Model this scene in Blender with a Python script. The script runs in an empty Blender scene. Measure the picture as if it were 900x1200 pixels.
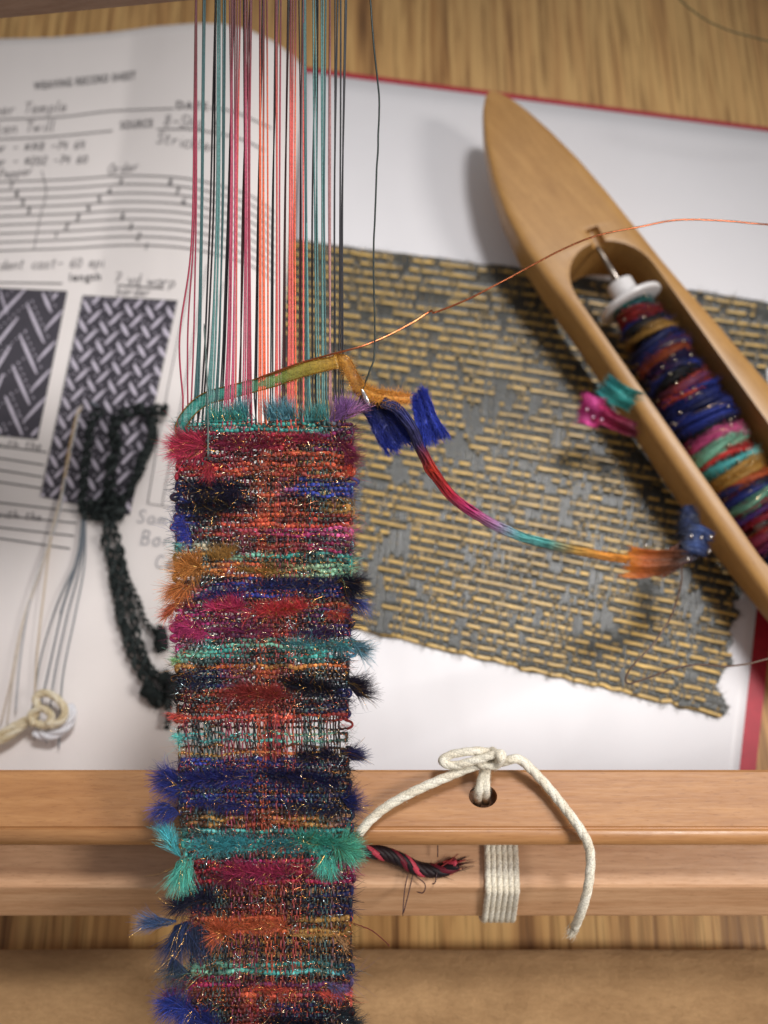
import bpy, bmesh, math, random
import numpy as np
from mathutils import Vector, Matrix
random.seed(7); rng = np.random.default_rng(7)
scn = bpy.context.scene
COL = scn.collection

# ------------------------------------------------------------------ camera
TH = math.radians(20.0); CH = 0.36; FPX = 1200.0
CAM = np.array([0.0, 0.0, CH])
cd = bpy.data.cameras.new('camera'); cam = bpy.data.objects.new('camera', cd); COL.objects.link(cam)
cam.location = CAM; cam.rotation_euler = (TH, 0, 0)
cd.sensor_fit = 'VERTICAL'; cd.sensor_height = 24.0; cd.lens = 24.0*FPX/1200.0
cd.clip_start = 0.01; cd.clip_end = 20
cd.dof.use_dof = True; cd.dof.focus_distance = 0.25; cd.dof.aperture_fstop = 7.0
scn.camera = cam

# ------------------------------------------------------------------ light and exposure
world = bpy.data.worlds.new('World'); scn.world = world; world.use_nodes = True
bg = world.node_tree.nodes['Background']
bg.inputs[0].default_value = (1.0, 0.975, 0.96, 1); bg.inputs[1].default_value = 0.27
scn.view_settings.view_transform = 'Standard'; scn.view_settings.look = 'None'
scn.view_settings.exposure = 0.0; scn.view_settings.gamma = 1.0
def spot(name, loc, target, power, color, cone, blend, radius):
    l = bpy.data.lights.new(name, 'SPOT'); l.energy = power; l.color = color; l.shadow_soft_size = radius
    l.spot_size = math.radians(cone); l.spot_blend = blend
    o = bpy.data.objects.new(name, l); COL.objects.link(o); o.location = loc
    o.rotation_euler = (Vector(target)-Vector(loc)).to_track_quat('-Z', 'Y').to_euler(); return o
spot('desk_lamp', (0.76, -0.10, 0.80), (0.03, 0.07, 0.0), 34, (1.0, .955, .90), 31, 1.0, .16)
spot('ceiling_lamp', (0.265, 0.50, 1.10), (-0.02, 0.09, 0.0), 36, (1.0, .985, .97), 33, 1.0, .11)

# ------------------------------------------------------------------ projection helpers
c_, s_ = math.cos(TH), math.sin(TH)
E1 = np.array([1.0, 0, 0]); E2 = np.array([0, c_, s_]); E3 = np.array([0, -s_, c_])
def rays(px, py):
    px = np.asarray(px, float); py = np.asarray(py, float)
    u = (px-450)/FPX; v = (600-py)/FPX
    return np.stack([u, v*c_+s_, v*s_-c_], -1)
def P(px, py, z):
    r = rays(px, py); t = (np.asarray(z)-CH)/r[..., 2]
    return CAM + r*t[..., None]
def D(px, py, w=0.0, d=0.25):
    """points on the plane square to the view at distance d, w metres in front of it"""
    return CAM + rays(px, py)*d + np.asarray(w)[..., None]*E3
def PXD(n, d=0.25): return n*d/FPX
def onto(px, py, hf, dz=0.0):
    z = np.full(np.shape(px), 0.004)
    for _ in range(12):
        p = P(px, py, z); z = hf(p[..., 0], p[..., 1])
    return P(px, py, z+dz)

def S(r, g=None, b=None):
    if g is None: r, g, b = r
    f = lambda c: (c/255/12.92) if c/255 <= .04045 else ((c/255+.055)/1.055)**2.4
    return (f(r), f(g), f(b))

# ------------------------------------------------------------------ materials
def new_mat(name):
    m = bpy.data.materials.new(name); m.use_nodes = True
    nt = m.node_tree; return m, nt, nt.nodes['Principled BSDF']
def N(nt, t, **kw):
    n = nt.nodes.new(t)
    for k, v in kw.items(): setattr(n, k, v)
    return n
def ramp(nt, fac, stops):
    r = N(nt, 'ShaderNodeValToRGB'); el = r.color_ramp.elements
    while len(el) < len(stops): el.new(0.5)
    for e, (p, c) in zip(el, stops): e.position = p; e.color = (*c, 1)
    nt.links.new(fac, r.inputs[0]); return r.outputs[0]
def noise(nt, scale, vec=None, detail=4, rough=.55, dist=0):
    n = N(nt, 'ShaderNodeTexNoise'); n.inputs['Scale'].default_value = scale
    n.inputs['Detail'].default_value = detail; n.inputs['Roughness'].default_value = rough
    n.inputs['Distortion'].default_value = dist
    if vec is not None: nt.links.new(vec, n.inputs['Vector'])
    return n.outputs['Fac']
def coords(nt, scale=(1, 1, 1), rot=(0, 0, 0)):
    t = N(nt, 'ShaderNodeTexCoord'); m = N(nt, 'ShaderNodeMapping')
    m.inputs['Scale'].default_value = scale; m.inputs['Rotation'].default_value = rot
    nt.links.new(t.outputs['Object'], m.inputs[0]); return m.outputs[0]
def mixc(nt, fac, a, b, mode='MIX'):
    n = N(nt, 'ShaderNodeMix', data_type='RGBA', blend_type=mode)
    for i, v in ((0, fac), (6, a), (7, b)):
        if hasattr(v, 'links') or hasattr(v, 'is_output'): nt.links.new(v, n.inputs[i])
        elif isinstance(v, tuple): n.inputs[i].default_value = (*v, 1)
        else: n.inputs[i].default_value = v
    return n.outputs[2]
def bump(nt, b, h, strength, dist):
    n = N(nt, 'ShaderNodeBump'); n.inputs['Strength'].default_value = strength; n.inputs['Distance'].default_value = dist
    nt.links.new(h, n.inputs['Height']); nt.links.new(n.outputs[0], b.inputs['Normal'])

def mat_oak():
    m, nt, b = new_mat('oak')
    v = coords(nt, (1, .05, 1)); broad = noise(nt, 95, v, 3, .5, .3)
    v2 = coords(nt, (1, .025, 1)); fine = noise(nt, 620, v2, 3, .6)
    v3 = coords(nt, (1, .12, 1)); blot = noise(nt, 14, v3, 2)
    c = ramp(nt, broad, [(.32, S(140, 98, 52)), (.42, S(198, 152, 94)), (.54, S(216, 174, 112)), (.68, S(172, 126, 72))])
    f = ramp(nt, fine, [(.38, (.52, .46, .38)), (.50, (1, 1, 1))])
    c = mixc(nt, .9, c, f, 'MULTIPLY')
    w = ramp(nt, blot, [(.3, (.82, .8, .78)), (.7, (1.05, 1.04, 1))])
    c = mixc(nt, 1.0, c, w, 'MULTIPLY')
    nt.links.new(c, b.inputs['Base Color']); b.inputs['Roughness'].default_value = .45
    bump(nt, b, fine, .25, .0003); return m
def mat_beam(name, dark, light, rough=.42, spec=.5):
    m, nt, b = new_mat(name)
    v = coords(nt, (.06, 1, 1)); g = noise(nt, 260, v, 4, .6, .4)
    v2 = coords(nt, (.10, 1, 1)); g2 = noise(nt, 1300, v2, 2, .5)
    c = ramp(nt, g, [(.3, dark), (.7, light)])
    f = ramp(nt, g2, [(.35, (.86, .82, .78)), (.6, (1, 1, 1))])
    c = mixc(nt, .8, c, f, 'MULTIPLY')
    sp = noise(nt, 900, coords(nt, (.4, 1, 1)), 2)
    po = noise(nt, 2600, coords(nt, (.16, 1, 1)), 2, .5)
    pf = ramp(nt, po, [(.28, (.7, .64, .6)), (.40, (1, 1, 1))]); c = mixc(nt, .55, c, pf, 'MULTIPLY')
    bl = noise(nt, 35, coords(nt, (.4, 1, 1)), 3); bf = ramp(nt, bl, [(.35, (.93, .9, .88)), (.65, (1.03, 1.02, 1))]); c = mixc(nt, 1.0, c, bf, 'MULTIPLY')
    nt.links.new(c, b.inputs['Base Color'])
    r = N(nt, 'ShaderNodeMapRange'); nt.links.new(sp, r.inputs[0])
    r.inputs[3].default_value = rough-.08; r.inputs[4].default_value = rough+.14
    nt.links.new(r.outputs[0], b.inputs['Roughness']); b.inputs['Specular IOR Level'].default_value = spec
    bump(nt, b, g2, .2, .0002); return m
def mat_shuttle():
    m, nt, b = new_mat('shuttle_maple')
    def ax(st):
        t = N(nt, 'ShaderNodeTexCoord'); m_ = N(nt, 'ShaderNodeMapping', vector_type='TEXTURE'); m_.inputs['Scale'].default_value = (st, 1, 1)
        m_.inputs['Rotation'].default_value = (0, 0, math.radians(-57)); nt.links.new(t.outputs['Object'], m_.inputs[0]); return m_.outputs[0]
    g = noise(nt, 150, ax(9), 4, .6, .6); g2 = noise(nt, 1500, ax(14), 2)
    p_ = noise(nt, 2200, ax(5), 2); sm = noise(nt, 40, coords(nt), 3)
    c = ramp(nt, g, [(.3, S(166, 122, 66)), (.7, S(186, 142, 84))])
    f = ramp(nt, g2, [(.35, (.88, .84, .78)), (.6, (1, 1, 1))]); c = mixc(nt, .8, c, f, 'MULTIPLY')
    f = ramp(nt, p_, [(.30, (.66, .56, .46)), (.38, (1, 1, 1))]); c = mixc(nt, .7, c, f, 'MULTIPLY')
    f = ramp(nt, sm, [(.35, (.88, .86, .84)), (.62, (1.03, 1.02, 1))]); c = mixc(nt, .9, c, f, 'MULTIPLY')
    nt.links.new(c, b.inputs['Base Color']); b.inputs['Roughness'].default_value = .42; bump(nt, b, g2, .15, .0002)
    b.inputs['Coat Weight'].default_value = .15; b.inputs['Coat Roughness'].default_value = .3
    return m
def mat_kraft():
    m, nt, b = new_mat('kraft_paper')
    n1 = noise(nt, 70, coords(nt, (.5, 1, 1)), 8, .8); n2 = noise(nt, 1100, coords(nt, (.25, 1, 1)), 3)
    c = ramp(nt, n1, [(.34, S(164, 126, 84)), (.66, S(194, 154, 108))])
    f = ramp(nt, n2, [(.3, (.88, .86, .84)), (.6, (1, 1, 1))]); c = mixc(nt, .8, c, f, 'MULTIPLY')
    nt.links.new(c, b.inputs['Base Color']); b.inputs['Roughness'].default_value = .7
    bump(nt, b, n1, .8, .004); return m
def mat_paper(name, col, rough=.5, coat=0.0):
    m, nt, b = new_mat(name)
    n1 = noise(nt, 30, coords(nt), 4)
    c = ramp(nt, n1, [(.3, tuple(x*.965 for x in col)), (.7, col)])
    nt.links.new(c, b.inputs['Base Color']); b.inputs['Roughness'].default_value = rough
    b.inputs['Coat Weight'].default_value = coat; b.inputs['Coat Roughness'].default_value = .25
    f_ = ramp(nt, noise(nt, 1400, coords(nt), 2, .5), [(.24, (.80, .78, .76)), (.30, (1, 1, 1))]); c = mixc(nt, .8, c, f_, 'MULTIPLY')
    nt.links.new(c, b.inputs['Base Color']); bump(nt, b, noise(nt, 16, coords(nt, (1, .5, 1)), 3), .3, .006); return m
def mat_flat(name, col, rough=.6, metal=0.0, spec=.5, coat=0.0):
    m, nt, b = new_mat(name)
    n1 = noise(nt, 400, coords(nt), 3)
    c = ramp(nt, n1, [(.3, tuple(x*.85 for x in col)), (.7, col)])
    nt.links.new(c, b.inputs['Base Color']); b.inputs['Roughness'].default_value = rough
    b.inputs['Metallic'].default_value = metal; b.inputs['Specular IOR Level'].default_value = spec
    b.inputs['Coat Weight'].default_value = coat
    return m
def mat_attr(name, rough=.5, metal=0.0, sheen=0.0, spec=.5, alpha=None, trans=0.0):
    m, nt, b = new_mat(name)
    a = N(nt, 'ShaderNodeAttribute', attribute_name='col')
    n1 = noise(nt, 2500, coords(nt), 2)
    f = ramp(nt, n1, [(.35, (.7, .7, .7)), (.6, (1.1, 1.1, 1.1))])
    c = mixc(nt, 1.0, a.outputs['Color'], f, 'MULTIPLY')
    nt.links.new(c, b.inputs['Base Color']); b.inputs['Roughness'].default_value = rough
    b.inputs['Metallic'].default_value = metal; b.inputs['Specular IOR Level'].default_value = spec
    if sheen:
        b.inputs['Sheen Weight'].default_value = sheen; b.inputs['Sheen Roughness'].default_value = .4
        nt.links.new(c, b.inputs['Sheen Tint'])
    if alpha is not None: b.inputs['Alpha'].default_value = alpha
    return m

M = dict(
    oak=mat_oak(),
    beam=mat_beam('cherry_beam', S(170, 118, 72), S(192, 140, 90), .36, .8),
    roller=mat_beam('maple_roller', S(196, 148, 110), S(222, 178, 140), .32, .8),
    beater=mat_beam('beater_wood', S(146, 120, 104), S(164, 138, 120)),
    shuttle=mat_shuttle(), kraft=mat_kraft(),
    paper=mat_paper('white_paper', S(236, 229, 227), .55),
    gloss=mat_paper('glossy_paper', S(226, 224, 228), .42, .25),
    red=mat_flat('red_vinyl', S(176, 34, 54), .4),
    ink=mat_flat('black_ink', S(98, 95, 98), .7),
    pencil=mat_flat('grey_pencil', S(134, 130, 132), .7),
    faint=mat_flat('faint_pencil', S(176, 174, 178), .7),
    block=mat_flat('print_black', S(66, 62, 72), .6),
    blocklight=mat_flat('print_lilac', S(206, 198, 214), .6),
    plastic=mat_flat('white_plastic', S(228, 224, 224), .35, spec=.5),
    steel=mat_flat('steel', S(150, 140, 132), .28, metal=1.0),
    dark=mat_flat('dark_shade', S(70, 45, 30), .7),
    yarn=mat_attr('yarn', .55, 0, .25, .35),
    thread=mat_attr('thread', .42, 0, .1, .5),
    hair=mat_attr('fluff', .6, 0, .2, .3),
    lame=mat_attr('metallic_filament', .22, 1.0),
    ribbon=mat_attr('sheer_ribbon', .55, 0, .3, .35, alpha=.92), sheer=mat_attr('sheer_tape', .3, 0, .2, .6, alpha=.62),
    cotton=mat_attr('cotton', .8, 0, .3, .2),
    wool=mat_attr('black_wool', .9, 0, .2, .2),
    cloth=mat_attr('sample_cloth', .5, 0, .1, .5),
)

b_ = M['cloth'].node_tree.nodes['Principled BSDF']; b_.inputs['Coat Weight'].default_value = 1.0; b_.inputs['Coat Roughness'].default_value = .30; b_.inputs['Coat IOR'].default_value = 1.5
# ------------------------------------------------------------------ mesh collector
class MB:
    def __init__(self): self.V = []; self.F = []; self.C = []; self.MI = []; self.n = 0
    def add(self, v, f, c, mi=0):
        v = np.asarray(v, float).reshape(-1, 3); f = np.asarray(f, int).reshape(-1, 4)
        c = np.asarray(c, float)
        if c.ndim == 1: c = np.tile(c, (len(v), 1))
        self.V.append(v); self.F.append(f+self.n); self.C.append(c); self.MI.append(np.full(len(f), mi)); self.n += len(v)
    def tube(self, path, r, col, sides=6, mi=0, cap=True, flat=1.0, up=None):
        path = np.asarray(path, float); n = len(path)
        r = np.broadcast_to(np.asarray(r, float), (n,)).copy()
        if cap: r[0] *= .35; r[-1] *= .35
        t = np.gradient(path, axis=0); t /= np.linalg.norm(t, axis=1)[:, None]+1e-12
        if up is None: up = E3 if abs(t[0]@E3) < .9 else E1
        u = np.tile(np.asarray(up, float), (n, 1)); 
        u = u-(u*t).sum(1)[:, None]*t; ln = np.linalg.norm(u, axis=1); bad = ln < .05
        if bad.any():
            alt = np.tile(E2, (n, 1)); alt = alt-(alt*t).sum(1)[:, None]*t; u[bad] = alt[bad]; ln = np.linalg.norm(u, axis=1)
        u /= ln[:, None]; w = np.cross(t, u)
        a = np.arange(sides)*2*math.pi/sides
        v = path[:, None] + r[:, None, None]*(np.cos(a)[None, :, None]*w[:, None]+flat*np.sin(a)[None, :, None]*u[:, None])
        i = np.arange(n-1)[:, None]*sides; j = np.arange(sides)[None]; k = (np.arange(sides)+1) % sides
        f = np.stack([i+j, i+k[None], i+sides+k[None], i+sides+j], -1).reshape(-1, 4)
        c = np.asarray(col, float)
        c = np.tile(c, (n*sides, 1)) if c.ndim == 1 else np.repeat(c, sides, 0)
        self.add(v, f, c, mi)
        if cap:
            for b0 in (0, (n-1)*sides):
                ff = [[b0+q, b0+q+1, b0+(q+2), b0] for q in range(1, sides-2, 2)] if sides > 4 else [[b0, b0+1, b0+2, b0+(3 % sides)]] if sides == 4 else []
                for x in ff:
                    if len(set(x)) == 4: self.F.append(np.array([x])+self.n-n*sides); self.MI.append(np.array([mi]))
    def hairs(self, o, d, L, r, col, tip=None, curl=.35, segs=3, mi=0, droop=0.0):
        o = np.asarray(o, float); n = len(o); d = np.asarray(d, float); d = d/(np.linalg.norm(d, axis=1)[:, None]+1e-9)
        L = np.broadcast_to(L, (n,)); col = np.broadcast_to(col, (n, 3)); tip = col if tip is None else np.broadcast_to(tip, (n, 3))
        bend = rng.normal(size=(n, 3)); bend -= (bend*d).sum(1)[:, None]*d
        bend /= np.linalg.norm(bend, axis=1)[:, None]+1e-9; w = np.cross(d, bend)
        s = np.linspace(0, 1, segs+1)
        p = o[:, None]+d[:, None]*(L[:, None]*s[None])[..., None]+bend[:, None]*(L[:, None]*curl*s[None]**2)[..., None]
        p[..., 2] -= droop*(L[:, None]*s[None]**2)
        rr = np.broadcast_to(r, (n,))[:, None]*(1-.75*s[None])
        a = np.arange(3)*2*math.pi/3
        v = p[:, :, None]+rr[:, :, None, None]*(np.cos(a)[None, None, :, None]*bend[:, None, None]+np.sin(a)[None, None, :, None]*w[:, None, None])
        base = (np.arange(n)*(segs+1)*3)[:, None, None]; i = (np.arange(segs)*3)[None, :, None]; j = np.arange(3)[None, None]; k = ((np.arange(3)+1) % 3)[None, None]
        f = np.stack([base+i+j, base+i+k, base+i+3+k, base+i+3+j], -1).reshape(-1, 4)
        c = col[:, None]*(1-s)[None, :, None]+tip[:, None]*s[None, :, None]
        self.add(v, f, np.repeat(c.reshape(-1, 3), 3, 0), mi)
    def sheet(self, G, col, mi=0, thick=0.0, dirn=(0, 0, -1)):
        """G: (a,b,3) grid; gives it a real thickness"""
        a, b = G.shape[:2]; idx = np.arange(a*b).reshape(a, b)
        f = np.stack([idx[:-1, :-1], idx[:-1, 1:], idx[1:, 1:], idx[1:, :-1]], -1).reshape(-1, 4)
        c = np.asarray(col, float); c = np.tile(c, (a*b, 1)) if c.ndim == 1 else c.reshape(-1, 3)
        if not thick: self.add(G.reshape(-1, 3), f, c, mi); return
        G2 = G+np.asarray(dirn)*thick; m = a*b
        ff = [f, f[:, ::-1]+m]
        for e in (idx[0], idx[-1][::-1], idx[:, 0][::-1], idx[:, -1]):
            ff.append(np.stack([e[:-1], e[:-1]+m, e[1:]+m, e[1:]], -1))
        self.add(np.concatenate([G.reshape(-1, 3), G2.reshape(-1, 3)]), np.concatenate(ff), np.concatenate([c, c]), mi)
    def build(self, name, mats, parent=None, smooth=True):
        V = np.concatenate(self.V); F = np.concatenate(self.F); C = np.concatenate(self.C); MI = np.concatenate(self.MI)
        o0 = (V.min(0)+V.max(0))/2; 
        if parent is None: o0[2] = V[:, 2].min()
        V = V-o0
        me = bpy.data.meshes.new(name); me.vertices.add(len(V)); me.vertices.foreach_set('co', V.ravel().astype('f'))
        me.loops.add(F.size); me.loops.foreach_set('vertex_index', F.ravel().astype('i'))
        me.polygons.add(len(F)); me.polygons.foreach_set('loop_start', (np.arange(len(F))*4).astype('i'))
        me.polygons.foreach_set('material_index', MI.astype('i'))
        at = me.color_attributes.new('col', 'FLOAT_COLOR', 'POINT')
        at.data.foreach_set('color', np.concatenate([C, np.ones((len(C), 1))], 1).ravel().astype('f'))
        me.polygons.foreach_set('use_smooth', np.full(len(F), smooth))
        me.update(calc_edges=True); me.validate()
        for m in (mats if isinstance(mats, (list, tuple)) else [mats]): me.materials.append(m)
        ob = bpy.data.objects.new(name, me); COL.objects.link(ob)
        return place(ob, o0, parent)
WORLDLOC = {}
def place(ob, o0, parent):
    o0 = np.asarray(o0, float); WORLDLOC[ob.name] = o0
    if parent is not None: ob.parent = parent; ob.location = Vector(o0-WORLDLOC[parent.name])
    else: ob.location = Vector(o0)
    return ob
def thing(name, loc, label, cat, group=None):
    o = bpy.data.objects.new(name, None); COL.objects.link(o); o.empty_display_size = .01
    place(o, loc, None); return tag(o, label, cat, group)
def tag(o, label=None, cat=None, group=None, kind=None):
    for k, v in (('label', label), ('category', cat), ('group', group), ('kind', kind)):
        if v: o[k] = v
    return o
def cr(pts, n):
    """Catmull-Rom through pts, resampled evenly to n points"""
    p = np.asarray(pts, float)
    if len(p) == 2: return p[0]+(p[1]-p[0])*np.linspace(0, 1, n)[:, None]
    q = np.concatenate([[2*p[0]-p[1]], p, [2*p[-1]-p[-2]]]); out = []
    for i in range(len(p)-1):
        t = np.linspace(0, 1, 16, endpoint=False)[:, None]; a, b, c, d = q[i:i+4]
        out.append(.5*((2*b)+(-a+c)*t+(2*a-5*b+4*c-d)*t**2+(-a+3*b-3*c+d)*t**3))
    o = np.concatenate(out+[p[-1:]]); L = np.concatenate([[0], np.cumsum(np.linalg.norm(np.diff(o, axis=0), axis=1))])
    s = np.linspace(0, L[-1], n); return np.stack([np.interp(s, L, o[:, k]) for k in range(o.shape[1])], -1)
def frame(path):
    t = np.gradient(path, axis=0); t /= np.linalg.norm(t, axis=1)[:, None]+1e-12
    u = np.tile(E3, (len(path), 1)); u = u-(u*t).sum(1)[:, None]*t; ln = np.linalg.norm(u, axis=1)[:, None]; u = np.where(ln < .1, E2, u); u /= np.linalg.norm(u, axis=1)[:, None]
    return t, u, np.cross(t, u)
def rope(mb, path, r, plies, pitch, cols, sides=6, mi=0, fuzz=0, off=.5):
    path = np.asarray(path); t, u, w = frame(path)
    L = np.concatenate([[0], np.cumsum(np.linalg.norm(np.diff(path, axis=0), axis=1))])
    for k in range(plies):
        a = L/pitch*2*math.pi+k*2*math.pi/plies
        q = path+r*off*(np.cos(a)[:, None]*u+np.sin(a)[:, None]*w)
        mb.tube(q, r*(1.06-off), cols[k % len(cols)], sides, mi)
    if fuzz:
        i = rng.integers(0, len(path), fuzz); a = rng.uniform(0, 6.28, fuzz)
        d = np.cos(a)[:, None]*u[i]+np.sin(a)[:, None]*w[i]
        mb.hairs(path[i]+d*r*.8, d+t[i]*rng.normal(0, .8, (fuzz, 1)), rng.uniform(.3, .8, fuzz)*r, .00003, cols[0], curl=.5, segs=2, mi=mi)
def noise1(n, step, amp, k=2):
    m = max(3, int(n/step)+3); a = rng.normal(0, amp, (m, k)); x = np.linspace(0, m-1.001, n)
    i = x.astype(int); f = (x-i)[:, None]; f = f*f*(3-2*f); return a[i]*(1-f)+a[np.minimum(i+1, m-1)]*f

def boxgrid(x0, x1, y0, y1, z0, z1, mb, col=(1, 1, 1)):
    v = [(x, y, z) for x in (x0, x1) for y in (y0, y1) for z in (z0, z1)]
    mb.add(v, [(0, 1, 3, 2), (4, 6, 7, 5), (0, 4, 5, 1), (2, 3, 7, 6), (0, 2, 6, 4), (1, 5, 7, 3)], col)

# ================================================================== SETTING
mb = MB(); boxgrid(-1.2, 1.2, -.7, 1.4, -.03, 0, mb)
tag(mb.build('table_top', M['oak'], smooth=False), 'light oak table top with straight dark grain under the binder', kind='structure')

# brown kraft paper at the near edge
mb = MB()
xs = np.linspace(-40, 940, 90); tops = 1113+noise1(90, 6, .7, 1)[:, 0]
tops[xs > 868] += 4+noise1((xs > 868).sum(), 2, 2.0, 1)[:, 0]
G = []
for k in range(14):
    f = k/13.0; yy = tops*(1-f)+1330*f
    z = .010+.004*math.sin(f*2.5)+.0010*np.sin(xs*.012+f*5)
    G.append(P(xs, yy, z))
mb.sheet(np.array(G), (1, 1, 1), thick=.0006)
tag(mb.build('kraft_paper', M['kraft']), 'brown kraft paper lying along the near edge of the table', 'paper')

# ================================================================== BINDER AND PAGES
Z0 = .0022
bd = thing('ring_binder', P(600, 500, 0.0), 'open red binder lying flat beneath the white pages', 'binder')
def poly_slab(name, pts, z0, z1, mat, parent):
    bm = bmesh.new(); vs = [bm.verts.new(p) for p in pts]; f = bm.faces.new(vs)
    r = bmesh.ops.extrude_face_region(bm, geom=[f]); ex = [e for e in r['geom'] if isinstance(e, bmesh.types.BMVert)]
    bmesh.ops.translate(bm, verts=ex, vec=(0, 0, z1-z0)); bmesh.ops.recalc_face_normals(bm, faces=bm.faces)
    bmesh.ops.bevel(bm, geom=[e for e in bm.edges], offset=.0004, segments=2, affect='EDGES')
    me = bpy.data.meshes.new(name); bm.to_mesh(me); bm.free(); me.materials.append(mat)
    o = bpy.data.objects.new(name, me); COL.objects.link(o)
    co = np.array([v.co[:] for v in me.vertices]); o0 = (co.min(0)+co.max(0))/2
    for v in me.vertices: v.co = v.co-Vector(o0)
    return place(o, o0, parent)
corners = [P(345, 76, Z0), P(967, 157, Z0), P(886, 905, Z0), P(874, 1010, Z0), P(330, 1010, Z0)]
poly_slab('cover', [tuple(p) for p in corners], 0, -.0021, M['red'], bd)
corners = [P(-160, 92, Z0), P(330, 70, Z0), P(318, 1010, Z0), P(-160, 1010, Z0)]
poly_slab('cover', [tuple(p) for p in corners], 0, -.0021, M['red'], bd)
a = P(337, 74, .0034); b = P(325, 1010, .0034); mb = MB(); mb.tube(np.linspace(a, b, 12), .0028, (1, 1, 1), 10, flat=.35, up=(0, 0, 1))
mb.build('spine', M['red'], bd)

# right page, glossy photocopy sheet
def bil(q, s, t):
    q = np.asarray(q, float); s = np.asarray(s)[..., None]; t = np.asarray(t)[..., None]
    return q[0]*(1-s)*(1-t)+q[1]*s*(1-t)+q[2]*s*t+q[3]*(1-s)*t
ZR = .0040
def hf_right(x, y): return ZR+.0009*np.sin(x*26+1)*np.sin(y*17+.6)
s, t = np.meshgrid(np.linspace(0, 1, 40), np.linspace(0, 1, 40))
pp = bil([(352, 84), (975, 162), (862, 1000), (322, 1000)], s, t)
# keep the sheet's right edge where the picture shows it
edge = np.interp(pp[..., 1], [166, 720, 905, 1000], [960, 886, 866, 857]); pp[..., 0] = 330+(pp[..., 0]-330)*((edge-330)/np.maximum(1, pp[:, -1:, 0]-330))
mb = MB(); mb.sheet(onto(pp[..., 0], pp[..., 1], hf_right), (1, 1, 1), thick=.0005)
tag(mb.build('page', M['gloss']), 'white right hand binder page under the fabric sample and shuttle', 'page')

# left page: weaving record sheet, arched towards the gutter
def hf_left(x, y):
    # ridge line runs down the page a little left of the gutter
    g = np.interp(y, [.02, .30], [-.050, -.036])     # gutter x
    d = (g-x)
    r = np.clip(d/.075, 0, 1); hump = np.sin(np.pi*np.clip(r, 0, 1)**.62)**1.0
    amp = np.interp(y, [.03, .12, .20, .30], [.003, .004, .008, .013])
    base = np.interp(y, [.05, .30], [.004, .0065])
    fall = np.where(d < 0, np.clip(d*.2, -.0012, 0), 0)
    return base+amp*hump+fall+.0006*np.sin(y*40+x*15)
topx = [-140, -60, 0, 60, 130, 180, 230, 260, 290, 320, 345, 357]; topy = [52, 48, 45.5, 44, 38, 31, 27, 27.5, 34, 48, 66, 80]
s, t = np.meshgrid(np.linspace(0, 1, 90), np.linspace(0, 1, 90))
rx = np.interp(t, [0, .3, 1], [357, 334, 300]); X = -140+(rx+140)*s
ty = np.interp(np.interp(s, [0, 1], [-140, 357]), topx, topy); Y = ty*(1-t)+990*t
mb = MB(); mb.sheet(onto(X, Y, hf_left), (1, 1, 1), thick=.0004)
sheet = thing('record_sheet', P(100, 500, .004), 'white weaving record sheet with ruled lines, handwriting and two printed draft blocks', 'paper')
mb.build('sheet', M['paper'], sheet)

def line_on(mb, pts, wpx, n=40, dz=.00035, hf=hf_left):
    p = cr(pts, n); q = onto(p[:, 0], p[:, 1], hf, dz)
    t = np.gradient(q, axis=0); t /= np.linalg.norm(t, axis=1)[:, None]+1e-9
    w = np.cross(t, [0, 0, 1]); w /= np.linalg.norm(w, axis=1)[:, None]+1e-9
    h = wpx*.00031/2; mb.sheet(np.stack([q-w*h, q+w*h], 1), (1, 1, 1))
def sheetlines(name, lst, wpx, mat):
    for pts in lst:
        mb = MB(); line_on(mb, pts, wpx); mb.build(name, mat, sheet)
def rl(y, sh=0): # long staff lines that arch over the hump and drop to the gutter
    return [(-40, y[0]+2), (0, y[0]), (80, y[1]), (150, y[2]), (215, y[2]+3), (262, y[2]+13), (296, y[2]+25), (322, y[2]+44)]
staff = [rl((213+i*10.1, 210+i*10.1, 205.5+i*10.2)) for i in range(9)]
sheetlines('ruled_line', staff, 1.8, M['ink'])
sheetlines('ruled_line', [
    [(-40, 144), (0, 140), (70, 137), (130, 130), (204, 127)], [(-40, 165), (0, 163), (60, 160), (132, 153)],
    [(184, 151), (230, 152), (280, 162), (310, 176)], [(246, 126), (275, 131), (318, 150)],
    [(-40, 332), (0, 331), (73, 332)], [(138, 334), (192, 338)],
    [(-40, 519), (0, 523), (55, 530)], [(-40, 533), (0, 537), (52, 545)], [(-40, 547), (0, 551), (50, 559)], [(-40, 561), (0, 565), (48, 572)],
    [(-40, 585), (0, 589), (93, 600)], [(-40, 600), (0, 604), (90, 613)], [(-40, 613), (0, 618), (87, 628)], [(-40, 627), (0, 631), (82, 643)]], 1.9, M['ink'])
sheetlines('box_line', [[(229, 300), (212, 380), (192, 480), (173, 590)], [(243, 310), (226, 400), (190, 592)], [(262, 330), (238, 430), (207, 594)], [(173, 590), (205, 595), (236, 600)],
    [(49, 200), (54, 225), (48, 250), (42, 280), (40, 292)]], 1.3, M['pencil'])

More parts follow.
